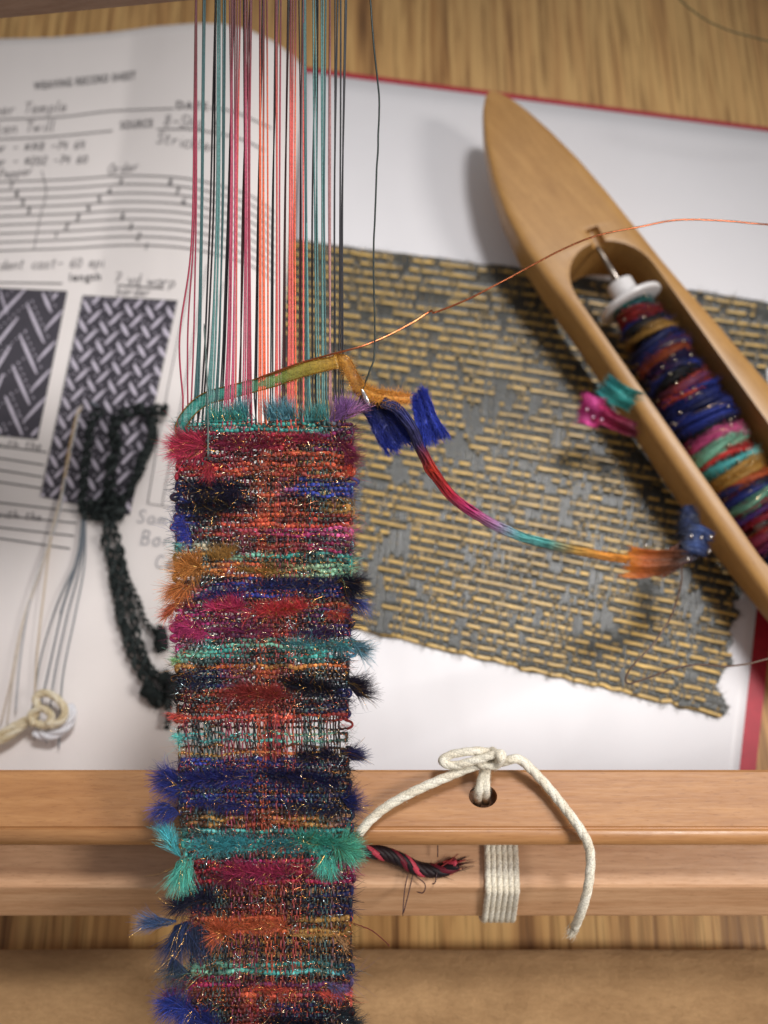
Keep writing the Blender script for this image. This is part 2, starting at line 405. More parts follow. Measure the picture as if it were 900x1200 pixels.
# monoline handwriting, letters on a 4 x 6 grid (x height 3.4)
HW = {'a':[[(3,3),(1.5,3.4),(.4,2),(.8,.3),(2,.2),(3,1.6),(3,3),(3,.6),(3.7,.2)]],'b':[[(.6,6),(.6,0),(2,.1),(3,1.4),(2,3),(.7,2.4)]],
'c':[[(3,2.8),(1.8,3.4),(.6,2),(1,.4),(2.2,0),(3.3,.6)]],'d':[[(3,2.6),(1.6,3.2),(.4,1.6),(1.4,.1),(2.8,1),(3,6),(3,.4),(3.6,.1)]],
'e':[[(.5,1.7),(2.8,2),(2.2,3.3),(1,2.9),(.6,1.2),(1.6,.1),(3.3,.7)]],'g':[[(3,3),(1.4,3.3),(.5,1.8),(1.5,.4),(3,1.4),(3,3),(2.9,-1.4),(1.6,-2),(.8,-1.3)]],
'h':[[(.6,6),(.6,0),(.8,2.2),(2,3.4),(3,2.6),(3,0)]],'i':[[(1.2,3.2),(1.2,.3),(1.9,0)],[(1.2,4.5),(1.3,4.7)]],
'k':[[(.6,6),(.6,0)],[(3,3.4),(.7,1.5),(3.2,0)]],'l':[[(.8,6),(.8,.5),(1.6,0)]],'m':[[(.3,3.2),(.3,0),(.6,2.6),(1.5,3.3),(1.9,2.4),(1.9,0),(2.2,2.6),(3.2,3.3),(3.6,2.4),(3.6,0)]],
'n':[[(.4,3.2),(.4,0),(.8,2.6),(2,3.4),(2.9,2.4),(2.9,0)]],'o':[[(1.8,3.3),(.5,2),(1,.2),(2.6,.3),(3.1,2),(1.8,3.3),(3.2,3.1)]],
'p':[[(.6,3.2),(.5,-2)],[(.6,2.6),(2,3.3),(3,1.8),(2,.2),(.7,.6)]],'r':[[(.5,3.2),(.5,0),(.8,2.2),(1.8,3.3),(2.8,3)]],
's':[[(2.8,3),(1.5,3.3),(.9,2.4),(2.5,1.2),(2,.1),(.5,.3)]],'t':[[(1.5,5.4),(1.3,.6),(2.4,.1)],[(.3,3.6),(2.7,3.8)]],
'u':[[(.4,3.2),(.5,.8),(1.6,.1),(2.9,1.2),(3,3.2),(3,.3),(3.5,0)]],'w':[[(.3,3.2),(1,.1),(1.9,2.6),(2.7,.1),(3.6,3.2)]],'y':[[(.4,3.2),(1.6,.6)],[(3,3.3),(1.4,-1.2),(.4,-1.8)]],
'T':[[(0,5.6),(3.8,6)],[(2,5.8),(1.7,0)]],'S':[[(3.3,5.2),(2,6),(.8,5),(1.4,3.4),(2.9,2.2),(2.6,.5),(1.2,0),(.2,.8)]],'B':[[(.5,6),(.4,0)],[(.5,6),(2.8,5.4),(2.4,3.4),(.6,3.1),(3.1,2.4),(2.8,.4),(.4,0)]],
'C':[[(3.4,5),(2,6),(.5,4),(.6,1.4),(2,0),(3.6,.9)]],'O':[[(2,6),(.4,4),(.7,.8),(2.2,0),(3.6,2),(3.2,5),(2,6),(3,6.4)]],'P':[[(.6,6),(.4,0)],[(.5,6),(2.9,5.6),(2.7,3.4),(.6,3)]],
'#':[[(1.2,5),(.8,.5)],[(2.8,5),(2.4,.5)],[(.2,3.6),(3.6,3.7)],[(.1,2),(3.4,2.1)]],'-':[[(.3,2.4),(3.4,2.6)]],' ':[],
'1':[[(1.8,5.4),(1.6,0)]],'2':[[(.5,4.4),(1.8,5.5),(3,4.4),(.4,.1),(3.4,.3)]],'4':[[(1,5.4),(.5,2.4),(3.2,2.5)],[(2.6,5.2),(2.4,0)]],'5':[[(3,5.4),(1,5.2),(.7,3.2),(2.6,3),(2.7,.6),(.6,.1)]],
'6':[[(2.6,5.4),(.8,3),(.8,.6),(2.2,.1),(3,1.6),(1.9,2.8),(.8,1.8)]],'7':[[(.5,5.2),(3.2,5.4),(1.2,0)],[(1,2.8),(2.9,3)]],'8':[[(2.8,4.8),(1.4,5.4),(.8,4.2),(2.8,1.6),(1.8,.1),(.6,1.2),(2.6,4),(2.8,4.8)]],
'3':[[(.6,5),(2.6,5.2),(2.6,3.6),(1.2,3),(2.9,2.2),(2.4,.2),(.5,.4)]],'0':[[(1.8,5.4),(.5,3.4),(1,.3),(2.6,.6),(3,3.6),(1.8,5.4)]],',':[[(1,.5),(.6,-.8)]]}
def handwrite(text, x, y, h, slope=0.0, mat='pencil', w=1.5, slant=.22, adv=.68, bend=0.0):
    mb = MB(); k = h/6.0; cx = 0.0
    for ch in text:
        for st in HW.get(ch, []):
            pts = []
            for (u, v) in st:
                lx = cx+(u+v*slant)*k; pts.append((x+lx, y+slope*lx+bend*lx*lx-v*k+random.uniform(-.2, .2)))
            if len(pts) > 1: line_on(mb, pts, w, n=max(6, 3*len(pts)))
        cx += h*adv*(.55 if ch in 'il1,' else 1.25 if ch in 'mw' else 1.0)
    if mb.V: return mb.build('handwriting', M[mat], sheet)
handwrite('ner Temple', -8, 135, 13, -.055, 'pencil', 1.6)
handwrite('ken Twill', -6, 157, 13, -.06, 'pencil', 1.6)
handwrite('ar - #148 -74 64', -6, 178, 10, -.04, 'pencil', 1.8)
handwrite('or - #202 -74 60', -6, 194, 10, -.03, 'pencil', 1.8)
handwrite('8-Shaft', 191, 147, 14, .05, 'pencil', 1.7, bend=.0006)
handwrite('Strickler', 183, 167, 13, .12, 'pencil', 1.8, bend=.0006)
handwrite('Pepper', -2, 209, 10, -.12, 'pencil', 1.6)
handwrite('Order', 126, 204, 11, -.13, 'pencil', 1.6)
handwrite('dent cast- 60 epi', -1, 316, 12, -.03, 'pencil', 1.5, adv=.62)
handwrite('7 yd warp', 133, 331, 13, .08, 'pencil', 1.5, adv=.6)
handwrite('border', 136, 345, 10, .05, 'pencil', 1.5)
handwrite('with the', -4, 524, 10, .06, 'pencil', 1.2)
handwrite('with the', -4, 606, 10, .09, 'pencil', 1.3)
handwrite('Same', 160, 612, 15, .10, 'faint', 1.8, adv=.8)
handwrite('Border', 164, 638, 17, .08, 'faint', 2.0, adv=.78)
handwrite('Center', 181, 665, 15, .08, 'faint', 1.8, adv=.8)
for i, chs in enumerate('7654321'):
    handwrite(chs, 138-i*12.5, 217+i*10.2, 8, 0, 'ink', 1.9)
for i, chs in enumerate('7653'): handwrite(chs, 10+i*6.8, 220+i*10, 8, 0, 'ink', 1.9)
for i, chs in enumerate(['8', '7', '6']): handwrite(chs, 196+i*8, 218+i*11, 9, 0, 'ink', 1.7)
for i, chs in enumerate('8321'): handwrite(chs, 140+i*9.5, 258+i*11.5, 9, 0, 'ink', 1.6)

def typed(text, x0, y0, x1, y1, h, mat='ink', off=.02):
    for k, ch in enumerate(text):
        pass
    cu = bpy.data.curves.new('tmp', 'FONT'); cu.body = text; cu.size = 1.0; cu.offset = off; cu.space_character = 1.18
    o = bpy.data.objects.new('tmp', cu); COL.objects.link(o)
    me = bpy.data.meshes.new_from_object(o.evaluated_get(bpy.context.evaluated_depsgraph_get())); bpy.data.objects.remove(o)
    v = np.array([q.co[:] for q in me.vertices]); L = v[:, 0].max(); w = v[:, 0]/L
    px = x0+(x1-x0)*w; py = y0+(y1-y0)*w-v[:, 1]/.72*h
    q = onto(px, py, hf_left, .0004); o0 = (q.min(0)+q.max(0))/2
    for i, vv in enumerate(me.vertices): vv.co = Vector(q[i]-o0)
    me.name = 'lettering'; me.materials.clear(); me.materials.append(M[mat])
    ob = bpy.data.objects.new('lettering', me); COL.objects.link(ob); place(ob, o0, sheet)
bpy.context.view_layer.update()
typed('WEAVING RECORD SHEET', 40, 105, 159, 92, 9)
typed('DATE', 206, 127, 243, 129, 9); typed('SOURCE', 141, 151, 179, 148, 9); typed('length', 81, 329, 118, 328, 9)

# printed draft blocks
def quad_sheet(mb, q, mi, dz, nu=10, nv=16):
    s, t = np.meshgrid(np.linspace(0, 1, nu), np.linspace(0, 1, nv)); p = bil(q, s, t)
    mb.sheet(onto(p[..., 0], p[..., 1], hf_left, dz), (1, 1, 1), mi)
def dash(mb, p0, p1, wpx, mi=1, dz=.0007):
    n = 4; p = np.linspace(p0, p1, n); q = onto(p[:, 0], p[:, 1], hf_left, dz)
    t = q[-1]-q[0]; t /= np.linalg.norm(t); w = np.cross(t, [0, 0, 1]); h = wpx*.00031/2*np.array([.5, 1, 1, .5])[:, None]
    mb.sheet(np.stack([q-w*h, q+w*h], 1), (1, 1, 1), mi)
mb = MB(); QL = [(-70, 334), (79, 341), (44, 515), (-105, 501)]
quad_sheet(mb, QL, 0, .00035)
def inside(p, q):
    q = np.asarray(q, float); r = True
    for i in range(4):
        a, b = q[i], q[(i+1) % 4]; r &= ((b[0]-a[0])*(p[1]-a[1])-(b[1]-a[1])*(p[0]-a[0])) > 1.5
    return r
def clipdash(mb, p0, p1, w, q, n=12):
    pts = [np.array(p0)+(np.array(p1)-np.array(p0))*k/n for k in range(n+1)]; ins = [p for p in pts if inside(p, q)]
    if len(ins) > 2: dash(mb, ins[0], ins[-1], w)
for k in range(-3, 9):
    for col, (ox, oy) in enumerate([(-34, 62), (0, 36), (40, 22), (60, 20), (96, -20)]): pass
    clipdash(mb, (-2-k*2.6, 408+k*33-66), (38-k*8.5, 372+k*33-66), 4.4, QL)
    clipdash(mb, (40-k*8.5, 356+k*36-36), (60-k*8.5, 402+k*36-36), 4.4, QL)
    clipdash(mb, (53-k*8.5, 422+k*36-36), (88-k*8.5, 384+k*36-36), 4.2, QL)
    clipdash(mb, (-34-k*8.5, 356+k*36-36), (-12-k*8.5, 402+k*36-36), 4.4, QL)
    clipdash(mb, (8-k*8.5, 340+k*36-36), (17-k*8.5, 368+k*36-36), 2.4, QL)
    for j in range(7):   # dotted rows between the stripes
        a = (2-k*2.6+j*5.4, 417+k*33-66-j*4.8)
        if inside(a, QL): dash(mb, a, (a[0]+2.0, a[1]-1.6), 1.7)
        a = (46-k*8.5+j*3.0, 352+k*36-36+j*6.8)
        if inside(a, QL): dash(mb, a, (a[0]+1.4, a[1]+2.4), 1.7)
mb.build('draft_block', [M['block'], M['blocklight']], sheet)
mb = MB(); QR = [(97, 346), (208, 352), (152, 604), (47, 582)]
quad_sheet(mb, QR, 0, .00035)
for r in range(-2, 13):
    for c in range(-2, 8):
        bx = 98+c*24.5-r*4.9; by = 352+r*22.6+c*2.2
        clipdash(mb, (bx, by), (bx+8, by+15), 5.0, QR)
        clipdash(mb, (bx+5, by+27), (bx+20, by+12), 5.0, QR)
        for dx, dy in ((12, 3), (15, 8), (-3, 10), (2, 20), (20, 22)):
            a = (bx+dx+random.uniform(-1, 1), by+dy+random.uniform(-1, 1))
            if inside(a, QR): dash(mb, a, (a[0]+2.2, a[1]+random.choice([-2, 2])), 1.6)
mb.build('draft_block', [M['block'], M['blocklight']], sheet)

# ================================================================== FABRIC SAMPLE (a real weave)
sw = thing('fabric_sample', P(600, 500, .005), 'slate and tan handwoven fabric sample with frayed edges on the right page', 'fabric')
QS = [(308, 276), (914, 354), (842, 840), (292, 708)]
NR, NC = 84, 230
def vnoise(nx, ny, seed):
    g = np.random.default_rng(seed).random((ny+2, nx+2))
    def f(u, v):
        x = np.asarray(u)*nx; y = np.asarray(v)*ny; i = x.astype(int); j = y.astype(int); a = x-i; b = y-j
        a = a*a*(3-2*a); b = b*b*(3-2*b)
        return (g[j, i]*(1-a)+g[j, i+1]*a)*(1-b)+(g[j+1, i]*(1-a)+g[j+1, i+1]*a)*b
    return f
nA, nB, nC = vnoise(38, 26, 1), vnoise(80, 40, 2), vnoise(30, 84, 3)
uu, vv = np.meshgrid((np.arange(NC)+.5)/NC, (np.arange(NR)+.5)/NR)
blot = nA(uu, vv)*.55+nB(uu, vv)*.25+nC(uu, vv)*.3
up = (blot > .70) | ((np.arange(NC)[None] + np.arange(NR)[:, None]*2) % 6 == 0) & (rng.random((NR, NC)) < .4)
up[::2] |= (rng.random((NR//2, NC)) < .80); up[1::2] |= (rng.random((NR//2, NC)) < .11)     # every second pick is mostly covered
ragL = noise1(NR, 2, .006, 1)[:, 0]; ragR = noise1(NR, 2, .008, 1)[:, 0]; ragT = noise1(NC, 5, .002, 1)[:, 0]; ragB = noise1(NC, 5, .003, 1)[:, 0]
s, t = np.meshgrid(np.linspace(0, 1, 60), np.linspace(0, 1, 60))
s2 = .008+ .984*s; s2 = s2+(np.interp(t, np.linspace(0, 1, NR), ragR)*s+np.interp(t, np.linspace(0, 1, NR), ragL)*(1-s))
t2 = t+(np.interp(s, np.linspace(0, 1, NC), ragB)*t+np.interp(s, np.linspace(0, 1, NC), ragT)*(1-t))
pp = bil(QS, s2, t2); mb = MB(); mb.sheet(onto(pp[..., 0], pp[..., 1], hf_right, .0004), S(58, 58, 50), thick=.0003)
mb.build('ground_cloth', M['cloth'], sw)
tan = np.array(S(214, 174, 88)); slate = np.array(S(66, 62, 42))
for r in range(NR):
    m = NC*2; q = (np.arange(m)+.5)/m; ci = np.minimum((q*NC).astype(int), NC-1)
    u0 = q+ragR[r]*q**12+ragL[r]*(1-q)**12; v = (r+.5)/NR+ragT[ci]*(1-r/NR)**30+ragB[ci]*(r/NR)**30+noise1(m, 9, .0004, 1)[:, 0]
    p = bil(QS, u0, v); h = np.where(up[r, ci], -.00012, .00022)
    w = onto(p[:, 0], p[:, 1], hf_right, 0); w[:, 2] += .00075+h
    k = (nC(q, np.full(m, min(.999, r/NR)))-.5)[:, None]
    colr = tan*(1+.25*k)*rng.uniform(.85, 1.08) if r % 2 else (tan*.5+slate*.5)*(1+.3*k)
    mb = MB(); mb.tube(w, .00062 if r % 2 else .00042, colr*np.exp(noise1(m, 5, .12, 1)), 6, flat=.22, up=(0, 0, 1)); mb.build('weft_thread', M['cloth'], sw)
mb = MB()
for c in range(NC):
    m = NR*2; q = (np.arange(m)+.5)/m; ri = np.minimum((q*NR).astype(int), NR-1)
    u0 = (c+.5)/NC+noise1(m, 12, .0005, 1)[:, 0]+ragR[ri]*(c/NC)**12; v = q+ragT[c]*(1-q)+ragB[c]*q
    p = bil(QS, u0, v); w = onto(p[:, 0], p[:, 1], hf_right, 0); w[:, 2] += .00075+np.where(up[ri, c], .00030, -.0002)
    k = (blot[ri, c]-.5)[:, None]; tint = np.array(S(58, 60, 52)) if c % 3 else np.array(S(38, 38, 30))
    mb.tube(w, .00040, np.clip(tint*(1-1.0*k), .01, 1)*np.where(up[ri, c], .8, 1.0)[:, None]*rng.uniform(.85, 1.15)*np.exp(noise1(m, 6, .18, 1)), 6, flat=.13, up=(0, 0, 1))
tag(mb.build('warp_threads', M['cloth'], sw), kind='stuff')
mb = MB()
for _ in range(520):
    side = random.choice('TBRRB'); q = random.random()
    u0, v = {'T': (q, ragT[int(q*NC)]), 'B': (q, 1+ragB[int(q*NC)]), 'R': (1+ragR[int(q*NR)], q)}[side]
    p = bil(QS, u0, v); o = onto(p[0:1], p[1:2], hf_right, .0008)
    d = {'T': (0, 1, .1), 'B': (0, -1, .1), 'R': (1, -.1, .1)}[side]
    mb.hairs(o, np.array([d])+rng.normal(0, .5, (1, 3)), random.uniform(.0008, .0026), .00010, slate*1.1, curl=.6)
tag(mb.build('frayed_fringe', M['cloth'], sw), kind='stuff')

# ================================================================== LOOM FRAME
loom = thing('table_loom', P(450, 1000, 0.0), 'wooden loom with front beam and octagonal cloth roller beneath the woven band', 'loom')
def apply_mods(o):
    dg = bpy.context.evaluated_depsgraph_get(); me = bpy.data.meshes.new_from_object(o.evaluated_get(dg)); o.modifiers.clear()
    old = o.data; me.name = old.name; o.data = me; bpy.data.meshes.remove(old)
def cut(o, cutters, bev=None, segs=3):
    for c in cutters:
        m = o.modifiers.new('b', 'BOOLEAN'); m.operation = 'DIFFERENCE'; m.object = c; m.solver = 'EXACT'
    if bev:
        m = o.modifiers.new('v', 'BEVEL'); m.width = bev; m.segments = segs; m.limit_method = 'ANGLE'; m.angle_limit = math.radians(45)
    bpy.context.view_layer.update(); apply_mods(o)
    for c in cutters: d = c.data; bpy.data.objects.remove(c); bpy.data.meshes.remove(d)
def prism(name, sec, x0, x1, mat, parent, smooth_angle=None):
    bm = bmesh.new(); a = [bm.verts.new((x0, y, z)) for y, z in sec]; b = [bm.verts.new((x1, y, z)) for y, z in sec]; n = len(sec)
    for i in range(n): bm.faces.new((a[i], a[(i+1) % n], b[(i+1) % n], b[i]))
    bm.faces.new(a[::-1]); bm.faces.new(b); bmesh.ops.recalc_face_normals(bm, faces=bm.faces)
    me = bpy.data.meshes.new(name); bm.to_mesh(me); bm.free(); me.materials.append(mat)
    o = bpy.data.objects.new(name, me); COL.objects.link(o)
    return o
def recentre(o, parent):
    co = np.array([v.co[:] for v in o.data.vertices]); o0 = (co.min(0)+co.max(0))/2
    for v in o.data.vertices: v.co = v.co-Vector(o0)
    return place(o, o0, parent)
ZB = .085
yb = P(450, 902, ZB)[1]; yf = P(450, 981, ZB)[1]; print('beam', yb, yf)
rr = .0030; sec = [(yb, ZB-.018), (yb, ZB-.0006), (yb-.0006, ZB)]
yc = P(450, 972, ZB)[1]; rr = .0034; sec += [(yc+.0008, ZB), (yc+.0005, ZB-.00035), (yc+.0001, ZB-.0004)]   # fine groove, then the rounded nosing
for k in range(13):
    a = math.radians(84+k*10); sec.append((yc+rr*math.cos(a)-.0003, ZB-rr+rr*math.sin(a)))
sec += [(yc-rr*.8, ZB-.018)]
beam = prism('breast_beam', sec, -.30, .30, M['beam'], loom)
hc = P(566, 933, ZB); bm = bmesh.new(); bmesh.ops.create_cone(bm, cap_ends=True, segments=48, radius1=1, radius2=1, depth=1)
for v in bm.verts: v.co = Vector((v.co.x*.0037+hc[0], v.co.y*.0029+hc[1], v.co.z*.06+ZB-.01))
me = bpy.data.meshes.new('cutter'); bm.to_mesh(me); bm.free(); ct = bpy.data.objects.new('cutter', me); COL.objects.link(ct)
cut(beam, [ct]); recentre(beam, loom)
for p in beam.data.polygons: p.use_smooth = p.center.y < (min(v.co.y for v in beam.data.vertices)+.0042) and abs(p.normal.x) < .5 and p.center.z > 0
# octagonal roller below and in front
zr = .066; yfa = P(450, 1040, zr)[1]; yback = P(450, 975, zr)[1]
yfr = P(450, 1073, zr-.011)[1]
sec = [(yback+.006, zr), (yfa+.0008, zr), (yfa, zr-.0003), (yfa-.0005, zr-.0009), (yfr+.0003, zr-.0105), (yfr, zr-.0115), (yfr, zr-.022), (yfr+.010, zr-.032), (yback+.002, zr-.032), (yback+.014, zr-.02), (yback+.014, zr-.008)]
roller = prism('cloth_roller', sec, -.29, .29, M['roller'], loom); recentre(roller, loom)
# the beater: rail seen at the top left, out of focus
a = P(-120, 33, .188); b = P(225, 0, .188); 
mb = MB(); d = b-a; far = np.array([0, .05, 0])
G = np.array([[a, a+far*.5, a+far], [a+d*1.02, a+d*1.02+far*.5, a+d*1.02+far]])+np.array([0, 0, .012])
mb.sheet(G, (1, 1, 1), thick=.012); mb.build('beater_rail', M['beater'], loom, smooth=False)

# ================================================================== SHUTTLE
ZT = .032
A0 = P(583, 108, ZT)[:2]; AX = P(880, 566, ZT)[:2]-P(583, 108, ZT)[:2]; AX = AX/np.linalg.norm(AX); NX = np.array([-AX[1], AX[0]])
if (P(900, 445, ZT)[:2]-A0)@NX < 0: NX = -NX
Lp = [(566, 120), (568, 160), (577, 205), (591, 245), (612, 285), (640, 325), (672, 366), (704, 412), (741, 470), (775, 522), (804, 564), (854, 636), (894, 691), (940, 752)]
Rp = [(596, 110), (620, 128), (648, 153), (680, 184), (712, 220), (745, 260), (778, 301), (810, 338), (842, 374), (875, 413), (905, 448), (950, 503), (995, 560)]
def st(pts): q = np.array([P(x, y, ZT)[:2]-A0 for x, y in pts]); return q@AX, q@NX
sl, wl = st(Lp); srr, wr = st(Rp); print('shuttle', sl, wl, srr, wr)
S0 = (P(703, 281, ZT)[:2]-A0)@AX; S1 = (P(938, 700, ZT)[:2]-A0)@AX; LEN = S1+.062; HALF = LEN/2
def prof(s):
    w0 = np.sqrt(np.clip((min(s, LEN-s)+.0025)/.006, 0, 1)); q = min(s, S1+.004)
    l, r = np.interp(q, sl, wl), np.interp(q, srr, wr)
    if s > q: f = ((s-q)/(LEN-q))**1.7; m = (l+r)/2; l, r = m+(l-m)*(1-.93*f), m+(r-m)*(1-.93*f)
    return l*w0+(1-w0)*(l+r)/2, r*w0+(1-w0)*(l+r)/2
ss = np.concatenate([[-.0024, -.0020, -.0012, 0], np.linspace(.003, LEN-.003, 90), [LEN, LEN+.0012, LEN+.0020, LEN+.0024]])
secs = []
for s in ss:
    l, r = prof(s); e = min(s, LEN-s); mid = (l+r)/2; hw = (r-l)/2
    zb = .0062+.0185*max(0, 1-(e+.0024)/.105)**1.35; zt = ZT-.0012*max(0, 1-(e+.0024)/.03)**2
    if e < 0: zb = zb+(zt-zb)*.35*(1-(e+.0024)/.0024)
    h = (zt-zb)/2; zc = (zt+zb)/2; ring = []
    for k in range(28):
        a = 2*math.pi*k/28; ca, sa = math.cos(a), math.sin(a); n = 10.0 if sa > 0 else 2.8
        x = math.copysign(abs(ca)**(2/n), ca)*hw*(1 if sa > 0 else 1-.10*abs(sa)); z = math.copysign(abs(sa)**(2/n), sa)*h
        p2 = A0+AX*s+NX*(mid+x); ring.append((p2[0], p2[1], zc+z))
    secs.append(ring)
bm = bmesh.new(); R_ = [[bm.verts.new(p) for p in ring] for ring in secs]
for i in range(len(R_)-1):
    for k in range(28): bm.faces.new((R_[i][k], R_[i][(k+1) % 28], R_[i+1][(k+1) % 28], R_[i+1][k]))
bm.faces.new(R_[0][::-1]); bm.faces.new(R_[-1]); bmesh.ops.recalc_face_normals(bm, faces=bm.faces)
me = bpy.data.meshes.new('shuttle_body'); bm.to_mesh(me); bm.free(); me.materials.append(M['shuttle'])
for p in me.polygons: p.use_smooth = True
body = bpy.data.objects.new('shuttle_body', me); COL.objects.link(body)
def lin(a, b):
    (s0, w0), (s1, w1) = [((P(x, y, ZT)[:2]-A0)@AX, (P(x, y, ZT)[:2]-A0)@NX) for x, y in (a, b)]
    return lambda s: w0+(w1-w0)*(s-s0)/(s1-s0)
fIL, fIR = lin((727, 420), (886, 646)), lin((806, 364), (898, 492)); IL, IR = fIL((S0+S1)/2), fIR((S0+S1)/2)
def stadium(z0, z1):
    pts = []; rr_ = (IR-IL)/2*1.15
    for k in range(17):
        a = math.pi*k/16; sa = S0+rr_-rr_*math.sin(a); f = (math.cos(a)+1)/2; pts.append((sa, fIL(sa)*(1-f)+fIR(sa)*f))
    for k in range(17):
        a = math.pi*k/16; sa = S1-rr_+rr_*math.sin(a); f = (1-math.cos(a))/2; pts.append((sa, fIL(sa)*(1-f)+fIR(sa)*f))
    bm = bmesh.new(); lo = [bm.verts.new((*(A0+AX*a+NX*b), z0)) for a, b in pts]; hi = [bm.verts.new((*(A0+AX*a+NX*b), z1)) for a, b in pts]; n = len(pts)
    for i in range(n): bm.faces.new((lo[i], lo[(i+1) % n], hi[(i+1) % n], hi[i]))
    bm.faces.new(lo[::-1]); bm.faces.new(hi); bmesh.ops.recalc_face_normals(bm, faces=bm.faces)
    me = bpy.data.meshes.new('cutter'); bm.to_mesh(me); bm.free(); o = bpy.data.objects.new('cutter', me); COL.objects.link(o); return o
def rodcut(p, q, r):
    d = Vector(q)-Vector(p); bm = bmesh.new(); bmesh.ops.create_cone(bm, cap_ends=True, segments=20, radius1=r, radius2=r, depth=d.length)
    mt = Matrix.Translation((Vector(p)+Vector(q))/2) @ d.to_track_quat('Z', 'Y').to_matrix().to_4x4(); bmesh.ops.transform(bm, matrix=mt, verts=bm.verts)
    me = bpy.data.meshes.new('cutter'); bm.to_mesh(me); bm.free(); o = bpy.data.objects.new('cutter', me); COL.objects.link(o); return o
midw = (IL+IR)/2; qs = P(701, 280, ZT)[:2]-A0; sw_ = qs@NX; ss_ = qs@AX
def sp(s, w, z): p2 = A0+AX*s+NX*w; return np.array([p2[0], p2[1], z])
cut(body, [stadium(-.02, .06), rodcut(sp(ss_-.0055, sw_, ZT-.0002), sp(ss_+.012, sw_, ZT-.0040), .0027)], bev=.0013, segs=3)
sh = thing('boat_shuttle', sp(HALF, midw, .0055), 'pale wooden boat shuttle holding the bobbin of multicoloured yarn', 'shuttle')
recentre(body, sh); body.name = 'shuttle_body'
mb = MB(); rodA = sp(ss_+.0005, sw_, ZT-.004); rodB = sp(S1-.001, midw, .0185); mb.tube(np.linspace(rodA, rodB, 10), .0017, (1, 1, 1), 14); mb.build('spindle', M['steel'], sh)
# bobbin
bq = P(729, 346, .019)[:2]-A0; bs = bq@AX; ba = rodA+(rodB-rodA)*((bs-ss_)/(S1-ss_)); bx = (rodB-rodA)/np.linalg.norm(rodB-rodA)
bob = thing('bobbin', sp(S0+.04, midw, .008), 'white plastic bobbin wound with glittery multicoloured yarn inside the shuttle', 'bobbin')
def ringrot(prof_, mat, name, parent, n=40):
    u = np.cross(bx, [0, 0, 1]); u /= np.linalg.norm(u); w_ = np.cross(bx, u); a = np.arange(n+1)*2*math.pi/n
    G = np.array([[ba+bx*s+r*(math.cos(t)*u+math.sin(t)*w_) for t in a] for s, r in prof_]); mb = MB(); mb.sheet(G, (1, 1, 1)); return mb.build(name, mat, parent)
ringrot([(-.001, .0014), (-.002, .0046), (-.0015, .0050), (.006, .0050), (.0065, .0049)], M['plastic'], 'hub', bob)
ringrot([(.0062, .0049), (.0062, .0113), (.0065, .0120), (.0073, .0123), (.0081, .0120), (.0084, .0113), (.0082, .003)], M['plastic'], 'flange', bob)
ringrot([(.0082, .0035), (.130, .0035)], M['plastic'], 'core_tube', bob)
ringrot([(.128, .003), (.128, .0104), (.129, .0113), (.130, .0104), (.130, .003)], M['plastic'], 'flange', bob)
teal, red, gold, blue, orange, navy = S(58, 170, 160), S(190, 52, 48), S(190, 140, 62), S(44, 62, 160), S(214, 96, 40), S(26, 34, 92)
pink, mint, lteal, black, crim, cream = S(222, 92, 150), S(150, 220, 186), S(96, 200, 200), S(24, 24, 32), S(178, 28, 52), S(226, 214, 180)
mag, plum, coral, brick = S(180, 30, 110), S(98, 34, 84), S(236, 92, 66), S(150, 50, 36)
wraps = [(.0092, .0020, .0068, teal), (.0118, .0020, .0080, red), (.0142, .0022, .0086, black), (.0168, .0028, .0094, gold), (.0198, .0030, .0102, blue), (.0222, .0022, .0108, orange), (.0245, .0030, .0100, navy),
         (.0275, .0026, .0098, black), (.0300, .0024, .0104, coral), (.0330, .0038, .0110, blue), (.0368, .0040, .0116, navy), (.0400, .0030, .0108, black), (.0424, .0022, .0104, pink), (.0444, .0020, .0104, mint),
         (.0463, .0020, .0102, red), (.0482, .0020, .0104, lteal), (.0505, .0028, .0108, gold), (.0530, .0022, .0104, orange), (.0548, .0022, .0106, blue), (.0568, .0020, .0104, mint), (.0595, .0034, .0112, crim), (.0640, .0040, .0110, red), (.069, .0040, .0106, navy), (.074, .004, .0104, teal), (.079, .004, .0100, gold)]
ub = np.cross(bx, [0, 0, 1]); ub /= np.linalg.norm(ub); wb = np.cross(bx, ub)
